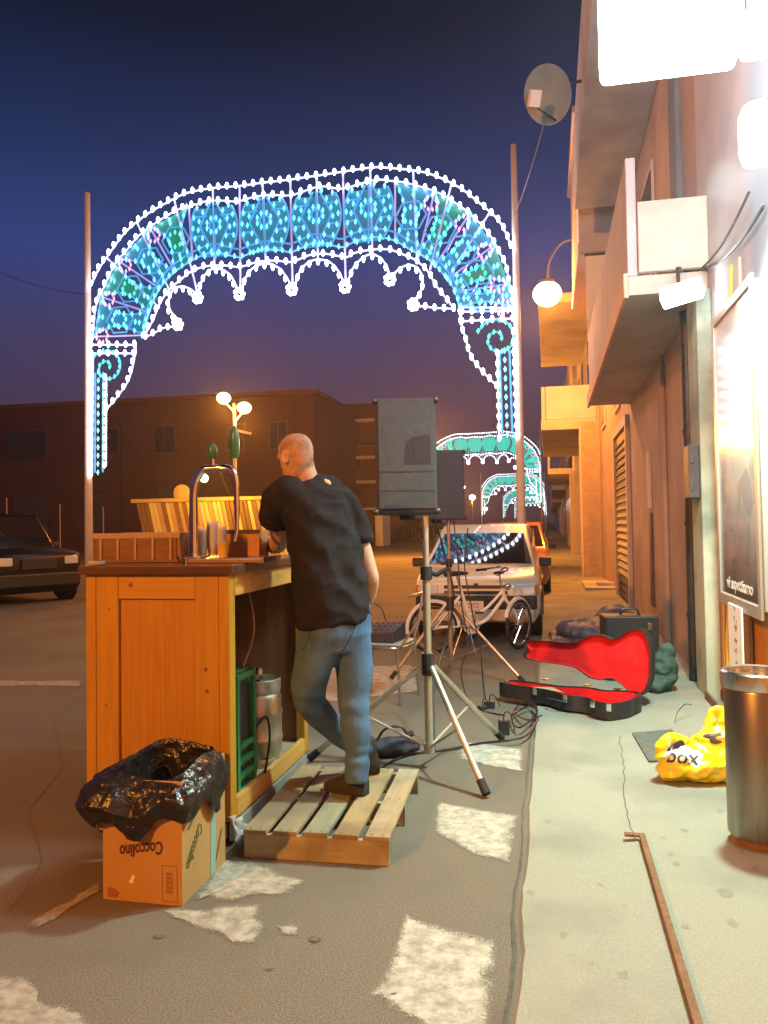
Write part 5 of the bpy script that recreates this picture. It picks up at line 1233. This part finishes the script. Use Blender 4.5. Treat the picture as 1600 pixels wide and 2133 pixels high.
for i in range(6):
    for j in range(3): q.lathe([(.008, 0), (.006, .014)], 7, Matrix.Translation((-.13 + i * .05, -.08 + j * .08, .093 + j * .017)))
q.build('control_knobs', M_DARKMET, mx)
q = MB(); q.tube(catmull([(-.02, .12, .14), (-.06, .1, .26), (-.16, .02, .3), (-.2, -.08, .0), (-.19, -.1, -.2), (-.17, -.12, -.44)], 6), .005, 6); q.build('lead', M_CABLE, mx, smooth=True)
# ================================================================== vehicles
M_TYRE = M_RUBBER
def car(name, label, loc, rz, paint, L=3.64, Wd=1.56, H=1.43, hood=.90, snout=.70, plate=None, trim=None, detail=True, group=None, ws=(.85, 1.42), rear=(.38, .08), dark_bumper=True, wheel_r=.28):
    t = thing(name, label, 'car', loc, rz, group)
    w = Wd / 2
    def ring(y, zb, zt, k):
        a = w * k
        return [(-a * .90, y, zb), (-a * .985, y, zb + .12), (-a, y, zb + (zt - zb) * .55), (-a * .975, y, zt - .05), (-a * .90, y, zt), (a * .90, y, zt), (a * .975, y, zt - .05), (a, y, zb + (zt - zb) * .55), (a * .985, y, zb + .12), (a * .90, y, zb)]
    q = MB(); q.loft([ring(.03, .26, snout - .02, .93), ring(.06, .23, snout + .02, .965), ring(.16, .21, snout + .06, .99), ring(ws[0] * .6, .2, (snout + hood) / 2 + .045, 1), ring(ws[0] + .05, .2, hood, 1), ring(L * .55, .2, hood + .02, 1), ring(L - .35, .22, hood + .02, .995), ring(L - .06, .26, hood - .02, .96), ring(L, .32, hood - .10, .92)])
    body_ = q.build('body', paint, t, smooth=True)
    y0, y1, y2, y3 = ws[0], ws[1], L - rear[0], L - rear[1]; wb, wt = w * .93, w * .76; zb, zt = hood - .01, H
    B0 = [(-wb, y0, zb), (wb, y0, zb), (wb, y3, zb), (-wb, y3, zb)]; T0 = [(-wt, y1, zt - .03), (wt, y1, zt - .03), (wt, y2, zt - .03), (-wt, y2, zt - .03)]
    q = MB(); q.loft([B0, T0, [(-wt * .9, y1 + .08, zt), (wt * .9, y1 + .08, zt), (wt * .9, y2 - .06, zt), (-wt * .9, y2 - .06, zt)]]); q.build('cabin', paint, t, bevel=.025, smooth=True)
    def pane(nm, quad, inset, out, m_):
        c = sum((Vector(p) for p in quad), Vector()) / 4; P = [c + (Vector(p) - c) * 1 for p in quad]
        n_ = (P[1] - P[0]).cross(P[3] - P[0]).normalized()
        if n_.dot(c - Vector((0, (y0 + y3) / 2, zb))) < 0: n_ = -n_
        U = []
        for p in P:
            d_ = (c - p); U.append(p + Vector((math.copysign(min(abs(d_.x), inset), d_.x), math.copysign(min(abs(d_.y), inset), d_.y), math.copysign(min(abs(d_.z), inset * .8), d_.z))) + n_ * out)
        q = MB(); q.add(U + [u - n_ * .003 for u in U], [(0, 1, 2, 3), (7, 6, 5, 4), (0, 4, 5, 1), (1, 5, 6, 2), (2, 6, 7, 3), (3, 7, 4, 0)]); return q.build(nm, m_, t)
    pane('windscreen', [B0[0], B0[1], T0[1], T0[0]], .055, .006, M_CARGLASS)
    pane('rear_window', [B0[3], B0[2], T0[2], T0[3]], .07, .006, M_CARGLASS)
    for s_ in (0, 1):
        A = (B0[1], B0[2], T0[2], T0[1]) if s_ else (B0[0], B0[3], T0[3], T0[0])
        m0 = Vector(A[0]).lerp(Vector(A[1]), .48); m1 = Vector(A[3]).lerp(Vector(A[2]), .42)
        pane('side_window', [A[0], m0, m1, A[3]], .05, .006, M_CARGLASS); pane('side_window', [m0, A[1], A[2], m1], .05, .006, M_CARGLASS)
    for x in (-1, 1):
        for y in (.68, L - .62):
            Mw = Matrix.Translation((x * (w - .075), y, wheel_r)) @ Matrix.Rotation(R(90), 4, 'Y')
            q = MB(); q.lathe([(wheel_r * .6, -.085), (wheel_r * .95, -.085), (wheel_r, -.06), (wheel_r, .06), (wheel_r * .95, .085), (wheel_r * .6, .085)], 24, Mw); wh = q.build('wheel', M_TYRE, t, smooth=True)
            q = MB(); q.lathe([(wheel_r * .6, -.07), (wheel_r * .55, -.088), (.06, -.08), (.05, .08), (wheel_r * .55, .088), (wheel_r * .6, .07)], 20, Mw); q.build('rim', M_STEEL, wh, smooth=True)
            q = MB(); q.lathe([(wheel_r * 1.2, -.012), (wheel_r * 1.2, .012), (wheel_r * .9, .012)], 24, Matrix.Translation((x * (w - .004), y, wheel_r + .01)) @ Matrix.Rotation(R(90), 4, 'Y')); q.build('wheel_arch', M_BLACKPL, t)
        q = MB(); q.box((x * (w + .06), y0 + .22, hood + .05), (.16, .10, .12)); q.build('door_mirror', trim or M_BLACKPL, t, bevel=.02)
    return t, w
M_CARGLASS = mat('car_glass', (.035, .022, .018), (.012, .010, .011), scale=1.6, rough=.03, spec=1.0, coat=.6)
M_CARW = mat('cream_car_paint', (.74, .66, .50), (.78, .70, .54), scale=2, rough=.28, coat=.5)
cf = at_z(1000, 1335, 0); 
uno, w = car('parked_car', 'boxy cream white hatchback parked at the kerb behind the bicycle', (-.90, cf.y - .05, 0), 0, M_CARW, hood=.885, snout=.70, ws=(.62, 1.55))
q = MB(); q.bx(-w * .95, w * .95, -.05, .03, .40, .555); q.build('bumper', mat('bumper_black', (.006, .006, .007), rough=.6), uno, bevel=.02)
q = MB(); q.bx(-w * .92, w * .92, -.06, .03, .25, .398); q.build('lower_bumper', mat('bumper_grey', (.42, .34, .27), (.47, .39, .31), scale=5, rough=.5), uno, bevel=.02)
q = MB(); q.bx(-w * .58, w * .58, .012, .03, .56, .70); q.build('grille_panel', M_CARW, uno, bevel=.006)
for z in (.575, .645):
    q = MB(); q.bx(-w * .50, w * .50, .004, .0115, z, z + .04); q.build('grille_slot', M_DARKMET, uno)
for x in (-1, 1):
    q = MB(); q.bx(x * w * .60 if x > 0 else -w * .92, w * .92 if x > 0 else -w * .60, .0, .035, .557, .695); f_ = q.build('headlight', mat('lamp_glass', (.86, .88, .92), (.6, .62, .66), scale=30, rough=.1, metal=.2, stretch=(8, 1, 1)), uno, bevel=.012)
    q = MB(); q.bx(x * w * .925 if x > 0 else -w * .97, w * .97 if x > 0 else -w * .925, .02, .07, .56, .69); q.build('indicator', mat('amber_lens', (.6, .2, .03), rough=.15), uno, bevel=.006)
q = MB(); q.bx(-.02, .03, .0, .0115, .655, .71); q.build('badge', M_DARKMET, uno)
q = MB(); q.bx(-.30, .10, -.072, -.0615, .385, .50); pl_ = q.build('number_plate', mat('plate_cream', (.62, .55, .46), rough=.5), uno)
text('PA 92972', .085, mat('plate_ink', (.12, .07, .05), rough=.6), pl_, Matrix.Translation((-.10, -.0727, .442)) @ Matrix.Rotation(R(90), 4, 'X'), sx=.85)
for x in (-.3, .25):
    q = MB(); q.tube([(x, .86, .905), (x + .32, 1.02, 1.07)], .008, 6); q.build('wiper', M_BLACKPL, uno)
q = MB(); q.tube([(-.05, 1.5, 1.43), (-.06, 1.62, 1.62)], .004, 6); q.build('aerial', M_BLACKPL, uno)
q = MB(); q.bx(-w * .86, w * .86, 1.9, 2.5, .93, .97); q.build('seat_row', mat('seat_cloth', (.2, .12, .08), rough=.9), uno)
car('parked_car', 'small car parked bumper to bumper behind the cream hatchback', (-.78, 15.9, 0), 0, mat('red_brown_paint', (.30, .10, .06), (.33, .12, .07), scale=2, rough=.3, coat=.4), L=3.8, H=1.45, group='cars parked along the kerb')
car('parked_car', 'silver car farther along the kerb under the second arch', (-.85, 22.5, 0), 0, mat('silver_paint', (.4, .38, .36), rough=.35, metal=.5), L=4.0, Wd=1.65, H=1.46, group='cars parked along the kerb')
sv = at_z(160, 1262, 0)
suv, w = car('parked_car', 'black off-road car in deep shade left of the bar', (sv.x - 1.0, sv.y + .3, 0), R(62), mat('black_paint', (.003, .003, .004), rough=.45, coat=.1, spec=.3), L=4.4, Wd=1.85, H=1.80, hood=1.08, snout=.95, ws=(1.05, 1.55), rear=(.2, .05), wheel_r=.37)
for x in (-1, 1):
    q = MB(); q.bx(x * w * .72 - .14, x * w * .72 + .14, -.005, .06, .76, .92); q.build('headlight', MATS['lamp_glass'], suv, bevel=.02)
    q = MB(); q.bx(x * w * .90 - .03, x * w * .90 + .03, .06, .12, .55, .75); q.build('indicator', MATS['amber_lens'], suv, bevel=.01)
q = MB(); q.bx(-w * .9, w * .9, -.05, .05, .34, .60); q.build('bumper', M_BLACKPL, suv, bevel=.03)
q = MB(); q.bx(-.35, .35, -.008, .03, .68, .90); q.build('grille', M_DARKMET, suv, bevel=.01)
dv = at_z(770, 1142, 0)
car('parked_car', 'dark saloon glinting far across the street beside the kiosk', (dv.x - 1.1, dv.y + 2, 0), R(10), mat('navy_paint', (.012, .014, .03), rough=.2, coat=.6), L=4.2, Wd=1.7, H=1.42)

# ================================================================== white bicycle leaning in front of the car
bp_ = at_z(1082, 1352, 0); bq_ = at_z(893, 1362, 0)
ang = math.atan2(bq_.y - bp_.y, bq_.x - bp_.x); WB = 1.02; r = .285
bk = thing('bicycle', 'white ladies bicycle leaning in front of the cream car', 'bicycle', (bp_.x, bp_.y, 0), ang)
M_BIKE = mat('white_bike_paint', (.70, .64, .57), (.74, .68, .6), scale=8, rough=.35)
def circ(cx, cz, rr, n=36, tw=0.0): return [(cx + rr * math.cos(a) * math.cos(tw), rr * math.cos(a) * math.sin(tw), cz + rr * math.sin(a)) for a in [2 * math.pi * i / n for i in range(n)]]
def wheel(cx, tw):
    q = MB(); q.tube(circ(cx, r, r - .018, 40, tw), .018, 8, closed=True); wh = q.build('wheel', M_RUBBER, bk, smooth=True)
    q = MB(); q.tube(circ(cx, r, r - .042, 40, tw), .010, 6, closed=True); q.build('rim', M_CHROME, wh, smooth=True)
    q = MB(); q.tube([(cx - .045 * math.sin(tw), .045 * math.cos(tw), r), (cx + .045 * math.sin(tw), -.045 * math.cos(tw), r)], .022, 10)
    for i in range(18):
        a = i / 18 * 6.283; rr = r - .05; s_ = .03 if i % 2 else -.03
        q.tube([(cx - s_ * math.sin(tw), s_ * math.cos(tw), r), (cx + rr * math.cos(a) * math.cos(tw), rr * math.cos(a) * math.sin(tw), r + rr * math.sin(a))], .0018, 4, cap=False)
    q.build('spokes', M_CHROME, wh)
wheel(0.0, R(38)); wheel(WB, 0)
def seg(nm, pts, rad, m_=None, k=0, parent=None):
    q = MB(); q.tube(catmull(pts, k) if k else pts, rad, 9); return q.build(nm, m_ or M_BIKE, parent or bk, smooth=True)
HT = (.20, 0, .70); HB = (.155, 0, .56); BBk = (.56, 0, .29); ST = (.70, 0, .74); RA = (WB, 0, r)
seg('head_tube', [HB, HT], .022)
seg('down_tube', [(.17, 0, .60), (.38, 0, .36), BBk], .022, None, 5)
seg('top_tube', [(.19, 0, .67), (.42, 0, .46), (.62, 0, .42)], .017, None, 5)
seg('seat_tube', [BBk, ST], .018)
for s_ in (-1, 1):
    seg('chain_stay', [BBk, (WB - .1, s_ * .05, r + .005), (WB, s_ * .055, r)], .010)
    seg('seat_stay', [(.67, s_ * .02, .66), (WB, s_ * .055, r)], .009)
    seg('fork_blade', [(.15, s_ * .02, .56), (.06, s_ * .045 + .02, .42), (.0 + s_ * .03, s_ * .04, r)], .012, None, 5)
seg('stem', [HT, (.225, 0, .86), (.23, 0, .90)], .012, M_CHROME)
hb_ = [(.36, -.30, .90), (.22, -.24, .92), (.18, -.08, .94), (.20, 0, .91), (.18, .08, .94), (.22, .24, .92), (.36, .30, .90)]
seg('handlebar', hb_, .011, M_CHROME, 5)
for s_ in (-1, 1): seg('grip', [(.40, s_ * .31, .895), (.28, s_ * .27, .905)], .017, M_RUBBER); seg('brake_lever', [(.26, s_ * .25, .90), (.36, s_ * .26, .86)], .006, M_CHROME)
seg('seat_post', [ST, (.735, 0, .86)], .012, M_CHROME)
q = MB(); q.loft([[(.60 + s0, wd * math.cos(a), .885 + hh * math.sin(a)) for a in [i * .5236 for i in range(12)]] for s0, wd, hh in ((0, .012, .012), (.05, .025, .02), (.14, .05, .028), (.22, .085, .035), (.27, .08, .035), (.285, .03, .02))]); q.build('saddle', M_RUBBER, bk, smooth=True)
q = MB(); q.tube([(.56, -.03, .29), (.56, -.045, .29)], .10, 24); q.tube([(.56, -.02, .29), (.56, -.05, .29)], .03, 10); q.build('chainring', M_BIKE, bk)
seg('crank', [(.56, -.06, .29), (.60, -.065, .13)], .010, M_CHROME); seg('crank', [(.56, .06, .29), (.52, .065, .45)], .010, M_CHROME)
q = MB(); q.bx(.56, .64, -.15, -.07, .115, .135); q.build('pedal', M_BLACKPL, bk); q = MB(); q.bx(.48, .56, .07, .15, .44, .46); q.build('pedal', M_BLACKPL, bk)
gu = [(WB + (r + .012) * math.cos(a), 0, r + (r + .012) * math.sin(a)) for a in [R(-10 + i * 10) for i in range(20)]]; q = MB(); q.tube(gu, .024, 7, flat=.4); q.build('rear_mudguard', M_BIKE, bk, smooth=True)
tw = R(38); gu = [((r + .012) * math.cos(a) * math.cos(tw), (r + .012) * math.cos(a) * math.sin(tw), r + (r + .012) * math.sin(a)) for a in [R(20 + i * 10) for i in range(14)]]; q = MB(); q.tube(gu, .024, 7, flat=.4); q.build('front_mudguard', M_BIKE, bk, smooth=True)
q = MB()
for y in (-.05, .05): q.tube([(.74, y, .66), (1.16, y, .66), (1.20, y, .67)], .007, 6)
for x in (.80, .94, 1.10): q.tube([(x, -.05, .66), (x, .05, .66)], .006, 6)
for y in (-.06, .06): q.tube([(1.1, y * .9, .66), (WB, y, r)], .006, 6)
q.build('luggage_rack', M_CHROME, bk, smooth=True)
q = MB(); q.sphere((.13, 0, .72), (.04, .045, .045), 12, 8); q.build('lamp', M_CHROME, bk, smooth=True)
seg('kickstand', [(.62, .05, .28), (.60, .20, .01)], .009, M_CHROME)
bk.rotation_euler = (R(0), 0, ang)

# ================================================================== open guitar case
gl = at_z(1055, 1447, .05); gr = at_z(1322, 1488, .05)
ax_ = (gr - gl); GL = ax_.length; ga = math.atan2(ax_.y, ax_.x)
gc = thing('guitar_case', 'open black guitar case with bright red lining on the pavement', 'guitar case', (gl.x, gl.y, .047), ga)
def outline(n=60, k=0.0):
    up = [(0, .085), (.36, .095), (.45, .12), (.53, .165), (.62, .175), (.70, .155), (.76, .175), (.84, .232), (.92, .25), (.97, .20), (1.0, .09)]
    up = [(x * GL, y) for x, y in up]; P = catmull([(0, 0.0, 0), (0.0, up[0][1] * .9, 0)] + [(x, y, 0) for x, y in up[1:]] + [(GL, 0, 0)], 5)
    P2 = [(p.x, -p.y) for p in P[1:-1]][::-1]; out = [(p.x, p.y) for p in P] + P2
    c = Vector((GL * .55, 0)); return [tuple(c + (Vector(p) - c) * (1 + k)) for p in out]
M_CASE = mat('black_leatherette', (.012, .013, .015), (.022, .023, .026), scale=25, rough=.5, bump=.2, bscale=140)
M_RED = mat('red_plush', (.50, .010, .014), (.60, .022, .022), scale=9, rough=.95, bump=.3, bscale=160, spec=.1)
def shell(parent, nm, depth, M, flip=False):
    P = outline(); Q = outline(k=-.045); n = len(P)
    q = MB(); vs = [(x, y, 0) for x, y in P] + [(x, y, depth) for x, y in P] + [(x, y, depth) for x, y in Q] + [(x, y, depth - .012) for x, y in Q]
    fs = [tuple(range(n))[::-1]] + [(i, (i + 1) % n, n + (i + 1) % n, n + i) for i in range(n)] + [(n + i, n + (i + 1) % n, 2 * n + (i + 1) % n, 2 * n + i) for i in range(n)] + [(2 * n + i, 2 * n + (i + 1) % n, 3 * n + (i + 1) % n, 3 * n + i) for i in range(n)]
    q.add(vs, fs, M); o_ = q.build(nm, M_CASE, parent)
    q = MB(); vs = [(x, y, depth - .013) for x, y in Q] + [(x, y, .014) for x, y in outline(k=-.07)]; fs = [(i, (i + 1) % n, n + (i + 1) % n, n + i) for i in range(n)] + [tuple(range(n, 2 * n))]
    q.add(vs, fs, M); q.build('lining', M_RED, o_); return o_
lo_ = shell(gc, 'bottom_shell', .115, Matrix.Identity(4))
hy = .25
ML = Matrix.Translation((0, hy + .012, .118)) @ Matrix.Rotation(R(74), 4, 'X') @ Matrix.Translation((0, hy, .0)) @ Matrix.Rotation(R(0), 4, 'X')
# the lid: same outline, rim towards the viewer
ML = Matrix.Translation((0.02, hy + .012, .085)) @ Matrix.Rotation(R(84), 4, 'X') @ Matrix.Translation((0, hy, -.05))
hi_ = shell(gc, 'lid', .055, ML)
q = MB()
for x in (.2, .55, .78): q.bx(x * GL - .025, x * GL + .025, hy - .03, hy + .03, .112, .119)
q.build('hinge', M_STEEL, gc)
import bisect
for x in (.30, .58, .80, .93):
    yy = [p for p in outline() if p[1] < 0]; yv = min(yy, key=lambda p: abs(p[0] - x * GL))[1]
    q = MB(); q.bx(x * GL - .018, x * GL + .018, yv - .012, yv - .002, .06, .118); q.build('latch', M_CHROME, gc, bevel=.003)
q = MB(); q.tube(catmull([(.44 * GL, -.15, .06), (.46 * GL, -.19, .07), (.54 * GL, -.21, .07), (.56 * GL, -.18, .06)], 5), .009, 8); q.build('handle', M_CASE, gc, smooth=True)
q = MB(); q.prism([(.1, .0), (.40 * GL, -.05), (.46 * GL, .02), (.34 * GL, .06)], .118, .1185); 
q.v = [(x, y + .03, .075 + (.02 if i % 2 else 0)) for i, (x, y, z) in enumerate(q.v)]
q.build('sheet_music', mat('tan_paper', (.42, .31, .17), (.46, .34, .2), scale=5, rough=.8), gc)

# ================================================================== amplifier case, tarp heap, green bag at the pipe
p = at_z(1318, 1418, .045)
am = thing('amplifier_case', 'black upright flight case with metal latches behind the guitar case lid', 'case', (p.x, p.y + .15, .046), R(8))
q = MB(); q.bx(-.24, .22, -.14, .14, 0, .56); q.build('body', M_CASE, am, bevel=.012)
for z in (.14, .44):
    q = MB(); q.bx(.12, .16, -.152, -.141, z, z + .06); q.build('latch', M_STEEL, am, bevel=.003)
q = MB(); q.bx(-.245, .225, -.145, .145, .30, .31); q.build('band', M_DARKMET, am)
q = MB(); q.tube(catmull([(-.08, 0, .56), (-.06, 0, .61), (.06, 0, .61), (.08, 0, .56)], 5), .012, 8); q.build('handle', M_BLACKPL, am, smooth=True)
p = at_z(1240, 1335, .05)
tp_ = thing('tarp_heap', 'slack blue grey tarpaulin heap on the pavement beyond the guitar case', 'tarpaulin', (p.x, p.y + .3, .046))
q = MB(); q.sphere((0, 0, .10), (.42, .5, .12), 26, 12); q.sphere((.3, .5, .14), (.25, .4, .18), 20, 10); q.bx(-.5, .5, -.5, .6, 0, .02)
me = remeshed(q, 'tarp', .02, 3, lambda c: noise.noise(c * 5) * .05 + (1 - abs(noise.noise(c * 7)) * 2) * .03); 
for v in me.vertices: v.co.z = max(v.co.z, .002)
link('sheet', me, mat('tarp_blue', (.055, .07, .13), (.085, .10, .17), scale=5, rough=.6), tp_, smooth=True)
p = at_z(1398, 1440, .045)
gb = thing('green_sack', 'lumpy dark green sack at the foot of the drain pipe', 'sack', (p.x - .05, p.y + .02, .046))
q = MB(); q.sphere((0, 0, .16), (.11, .1, .17), 18, 10); q.sphere((-.06, -.05, .07), (.1, .09, .08), 16, 8); q.sphere((.03, .0, .3), (.06, .06, .08), 12, 8)
me = remeshed(q, 'sack', .012, 2, lambda c: noise.noise(c * 13) * .022 + (1 - abs(noise.noise(c * 19)) * 2) * .01); link('sack', me, mat('green_sacking', (.03, .065, .045), (.07, .10, .075), scale=9, rough=.75), gb, smooth=True)

# ================================================================== bin, yellow bag, mat
p = at_z(1582, 1752, .046)
bn = thing('steel_bin', 'brushed steel cylindrical litter bin at the right edge', 'litter bin', (p.x + .01, p.y, .046))
q = MB(); q.lathe([(.09, .0), (.11, .0), (.11, .03), (.085, .035)], 28); q.build('foot', mat('bin_foot', (.20, .09, .05), (.26, .13, .08), scale=12, rough=.6), bn, smooth=True)
q = MB(); q.lathe([(.08, .0355), (.135, .037), (.137, .05), (.137, .66), (.135, .665)], 40); q.build('body', mat('bin_steel', (.36, .33, .27), (.24, .22, .18), scale=26, rough=.34, metal=1, stretch=(1, 1, .06), rvar=.1), bn, smooth=True)
q = MB(); q.lathe([(.134, .666), (.148, .67), (.151, .70), (.149, .735), (.140, .742), (.122, .738), (.118, .71), (.02, .70)], 40); q.build('ashtray_top', mat('bin_rim', (.72, .73, .70), rough=.2, metal=1), bn, smooth=True)
p = at_z(1470, 1640, .046)
yb = thing('yellow_bag', 'crumpled shiny yellow plastic shopping bag beside the bin', 'shopping bag', (p.x + .02, p.y + .16, .047), R(15))
q = MB(); q.sphere((0.02, 0, .085), (.235, .15, .10), 26, 12); q.sphere((.1, .03, .14), (.14, .12, .11), 18, 10); q.sphere((-.15, -.02, .09), (.11, .09, .09), 16, 8)
q.tube(catmull([(-.22, -.05, .06), (-.24, -.03, .17), (-.16, .0, .22), (-.08, .0, .17)], 6), .02, 8); q.tube(catmull([(.05, .05, .2), (.1, .1, .33), (.17, .08, .3), (.18, .04, .18)], 6), .022, 8)
def rdg(c, f, o_): return 1 - abs(noise.noise(c * f + Vector((o_, o_, o_)))) * 2.6
def crump(c):
    e = Vector((c.x * .35 + c.z * .5, c.y, c.z - c.x * .35)); f_ = Vector((c.x * .6 - c.z * .6, c.y, c.z * .7 + c.x * .5))
    return noise.noise(c * 6) * .022 + rdg(e, 13, 3) * .017 + rdg(f_, 22, 7) * .007
me = remeshed(q, 'bag', .0075, 3, crump)
for v in me.vertices: v.co.z = max(v.co.z, .001 + .004 * (noise.noise(v.co * 9) + .6))
yo = link('bag', me, mat('yellow_film', (.80, .60, .012), (.86, .68, .02), scale=3, rough=.2, spec=.6, bump=.5, bscale=40), yb, smooth=True)
me.materials.append(mat('bag_white', (.80, .76, .68), rough=.3))
bv_, inv_ = bvh_of(yo); Mb = inv_.inverted()
for p_ in me.polygons:
    w = Mb @ p_.center; q_ = CM.transposed() @ (w - Vector((0, 0, CAM_H))); ux_, uy_ = 800 + FPX * q_.x / -q_.z, PPY - FPX * q_.y / -q_.z
    u_ = (ux_ - 1424) * .94 + (uy_ - 1573) * .34; v_ = -(ux_ - 1424) * .34 + (uy_ - 1573) * .94
    if (Mb.to_3x3() @ p_.normal).y < .25 and abs(u_) < 38 and abs(v_ + 2 - noise.noise(w * 30) * 5) < 16: p_.material_index = 1
q = MB()
tx = text('box', 44, M_BLACKPL, yb, Matrix.Identity(4), shear=.15, bold=.6, extrude=0)
keep = []
for v in tx.data.vertices:
    h_ = on_surface(bv_, 1420 + v.co.x, 1577 - v.co.y + v.co.x * .1, .003); keep.append(h_)
ref = [k_ for k_ in keep if k_ is not None]
for v, h_ in zip(tx.data.vertices, keep): v.co = inv_ @ (h_ if h_ is not None else ref[0])
q = MB(); q.sphere((.12, -.02, .215), (.13, .05, .028), 16, 8); q.sphere((.19, -.02, .25), (.06, .05, .022), 12, 8)
me = remeshed(q, 'film', .008, 1, lambda c: noise.noise(c * 14) * .024 + (1 - abs(noise.noise(Vector((c.x * 10, c.y * 30, c.z * 30)))) * 2) * .010); link('dark_wrapper', me, mat('dark_film', (.045, .032, .03), (.1, .08, .075), scale=12, rough=.15, spec=.8), yb, smooth=True)
q = MB(); q.tube(catmull([(-.20, -.06, .03), (-.19, -.05, .12), (-.16, -.04, .19), (-.12, -.03, .2)], 5), .017, 7, flat=.5); q.build('dark_strap', mat('navy_strap', (.012, .012, .03), rough=.6), yb, smooth=True)
P = [at_z(x, y, .05) for x, y in ((1317, 1527), (1400, 1520), (1440, 1580), (1352, 1586))]
mtg = thing('floor_mat', 'dark grey rubber mat half under the yellow bag', 'mat', tuple(P[0].xy) + (.0475,))
q = MB(); q.prism([(p_.x - P[0].x, p_.y - P[0].y) for p_ in P], 0, .006); q.build('mat', mat('mat_grey', (.09, .10, .09), (.13, .14, .125), scale=20, rough=.9, bump=.5, bscale=150), mtg)
tw_ = thing('twig', 'thin dark wire curling up from the pavement by the yellow bag', 'wire', tuple(at_z(1405, 1505, .05)))
q = MB(); q.tube(catmull([(0, 0, 0), (.03, .05, .06), (.09, .12, .10), (.15, .2, .08)], 6), .003, 5); q.build('strand', M_CABLE, tw_)

# ================================================================== market stall behind the bar
YS = 10.8
s_l = at_y(281, 1040, YS); s_r = at_y(600, 1055, YS); zb = at_y(300, 1112, YS).z
sl = thing('market_stall', 'lit wooden market stall with flared slatted front behind the bar', 'market stall', (s_l.x, YS, 0), R(-4))
SL = s_r.x - s_l.x; zt = s_l.z
M_SLAT = [mat('stall_slat_%d' % i, c1, c2, scale=6, rough=.6, stretch=(5, 5, .4)) for i, (c1, c2) in enumerate([((.40, .22, .08), (.48, .28, .1)), ((.56, .38, .15), (.62, .43, .18)), ((.17, .08, .03), (.22, .11, .045))])]
ns_ = 34; random.seed(21)
for i in range(ns_):
    x = .05 + (SL - .1) * i / (ns_ - 1); q = MB(); wd = SL / ns_ * random.uniform(.34, .46)
    q.add([(x - wd + .09, .16, zb - .35), (x + wd + .09, .16, zb - .35), (x + wd, 0, zt - .06), (x - wd, 0, zt - .06), (x - wd + .09, .19, zb - .35), (x + wd + .09, .19, zb - .35), (x + wd, .03, zt - .06), (x - wd, .03, zt - .06)], [(0, 1, 2, 3), (7, 6, 5, 4), (0, 4, 5, 1), (1, 5, 6, 2), (2, 6, 7, 3), (3, 7, 4, 0)])
    q.build('slat', M_SLAT[random.choice((0, 1, 1, 2))], sl)
q = MB(); q.bx(-.06, SL + .06, -.03, .07, zt - .059, zt); q.build('top_rail', M_SLAT[0], sl, bevel=.01)
q = MB(); q.bx(.06, SL, .10, .9, zb - .42, zb - .36); q.build('counter', M_WHITEP, sl, bevel=.01)
q = MB(); q.bx(.1, SL - .05, .22, .26, .02, zb - .43); q.build('front_board', M_SLAT[2], sl)
for x in (.12, SL - .12):
    q = MB(); q.bx(x - .04, x + .04, .27, .35, 0, zb - .43); q.build('leg', M_SLAT[2], sl)
zc = at_y(383, 1028, YS); q = MB(); q.lathe([(.13, -.02), (.13, .02), (.05, .03)], 24, Matrix.Translation((zc.x - s_l.x, .0, zc.z)) @ Matrix.Rotation(R(90), 4, 'X')); q.build('round_plaque', M_SLAT[0], sl)
xs = at_y(486, 1100, YS).x - s_l.x
q = MB(); q.sphere((xs, -.75, zb + .75), .055, 10, 8); bl2 = q.build('stall_bulb', em('warm_bulb', (1.0, .72, .28), 25), sl, smooth=True)
q = MB(); q.tube([(xs, -.75, zb + .8), (xs, -.4, zb + .98), (xs, .05, zt - .02)], .012, 6); q.build('bulb_arm', M_DARKMET, sl)
lamp('stall_light', sl, (xs, -.75, zb + .68), (1.0, .52, .05), 150, .06)

# ================================================================== added haze, standing in for lens glow around the lamps
q = MB(); q.bx(-120, 60, -40, 330, -1.0, 16.0)
hz_ = q.build('added_haze', None); tag(hz_, kind='stuff')
hm = bpy.data.materials.new('glow_haze'); hm.use_nodes = True; n = hm.node_tree.nodes; l = hm.node_tree.links
n.remove(n['Principled BSDF']); pv_ = n.new('ShaderNodeVolumePrincipled'); pv_.inputs['Color'].default_value = (.82, .84, 1.0, 1); pv_.inputs['Density'].default_value = .0013; pv_.inputs['Anisotropy'].default_value = .72
l.new(pv_.outputs[0], n['Material Output'].inputs['Volume']); hz_.data.materials.append(hm)

# overhead wires and guys
def wire(label, a, b, sag, r_=.006):
    a = Vector(a); b = Vector(b); P = [a.lerp(b, i / 14) - Vector((0, 0, sag * 4 * (i / 14) * (1 - i / 14))) for i in range(15)]
    t = thing('overhead_wire', label, 'wire', a, group='wires around the arch'); q = MB(); q.tube([p - a for p in P], r_, 5); q.build('strand', M_CABLE, t)
wire('thin guy wire from the right arch pole up to the dish on the facade', (pr.x, YA + .12, at_y(1083, 440, YA).z), tuple(dp), .1)
wire('thin guy wire from the left arch pole down to the far left', (pl.x, YA + .12, at_y(180, 610, YA).z), tuple(at_y(-80, 520, YA + 6)), .25)
wire('slack black cable along the facade beneath the box sign', tuple(at_x(1590, 430, WX - .03)), tuple(at_x(1425, 545, WX - .03)), .18, .011)
wire('second black cable looping under the wall lamp to the balcony', tuple(at_x(1560, 400, WX - .05)), tuple(at_x(1440, 570, WX - .05)), .10, .009)
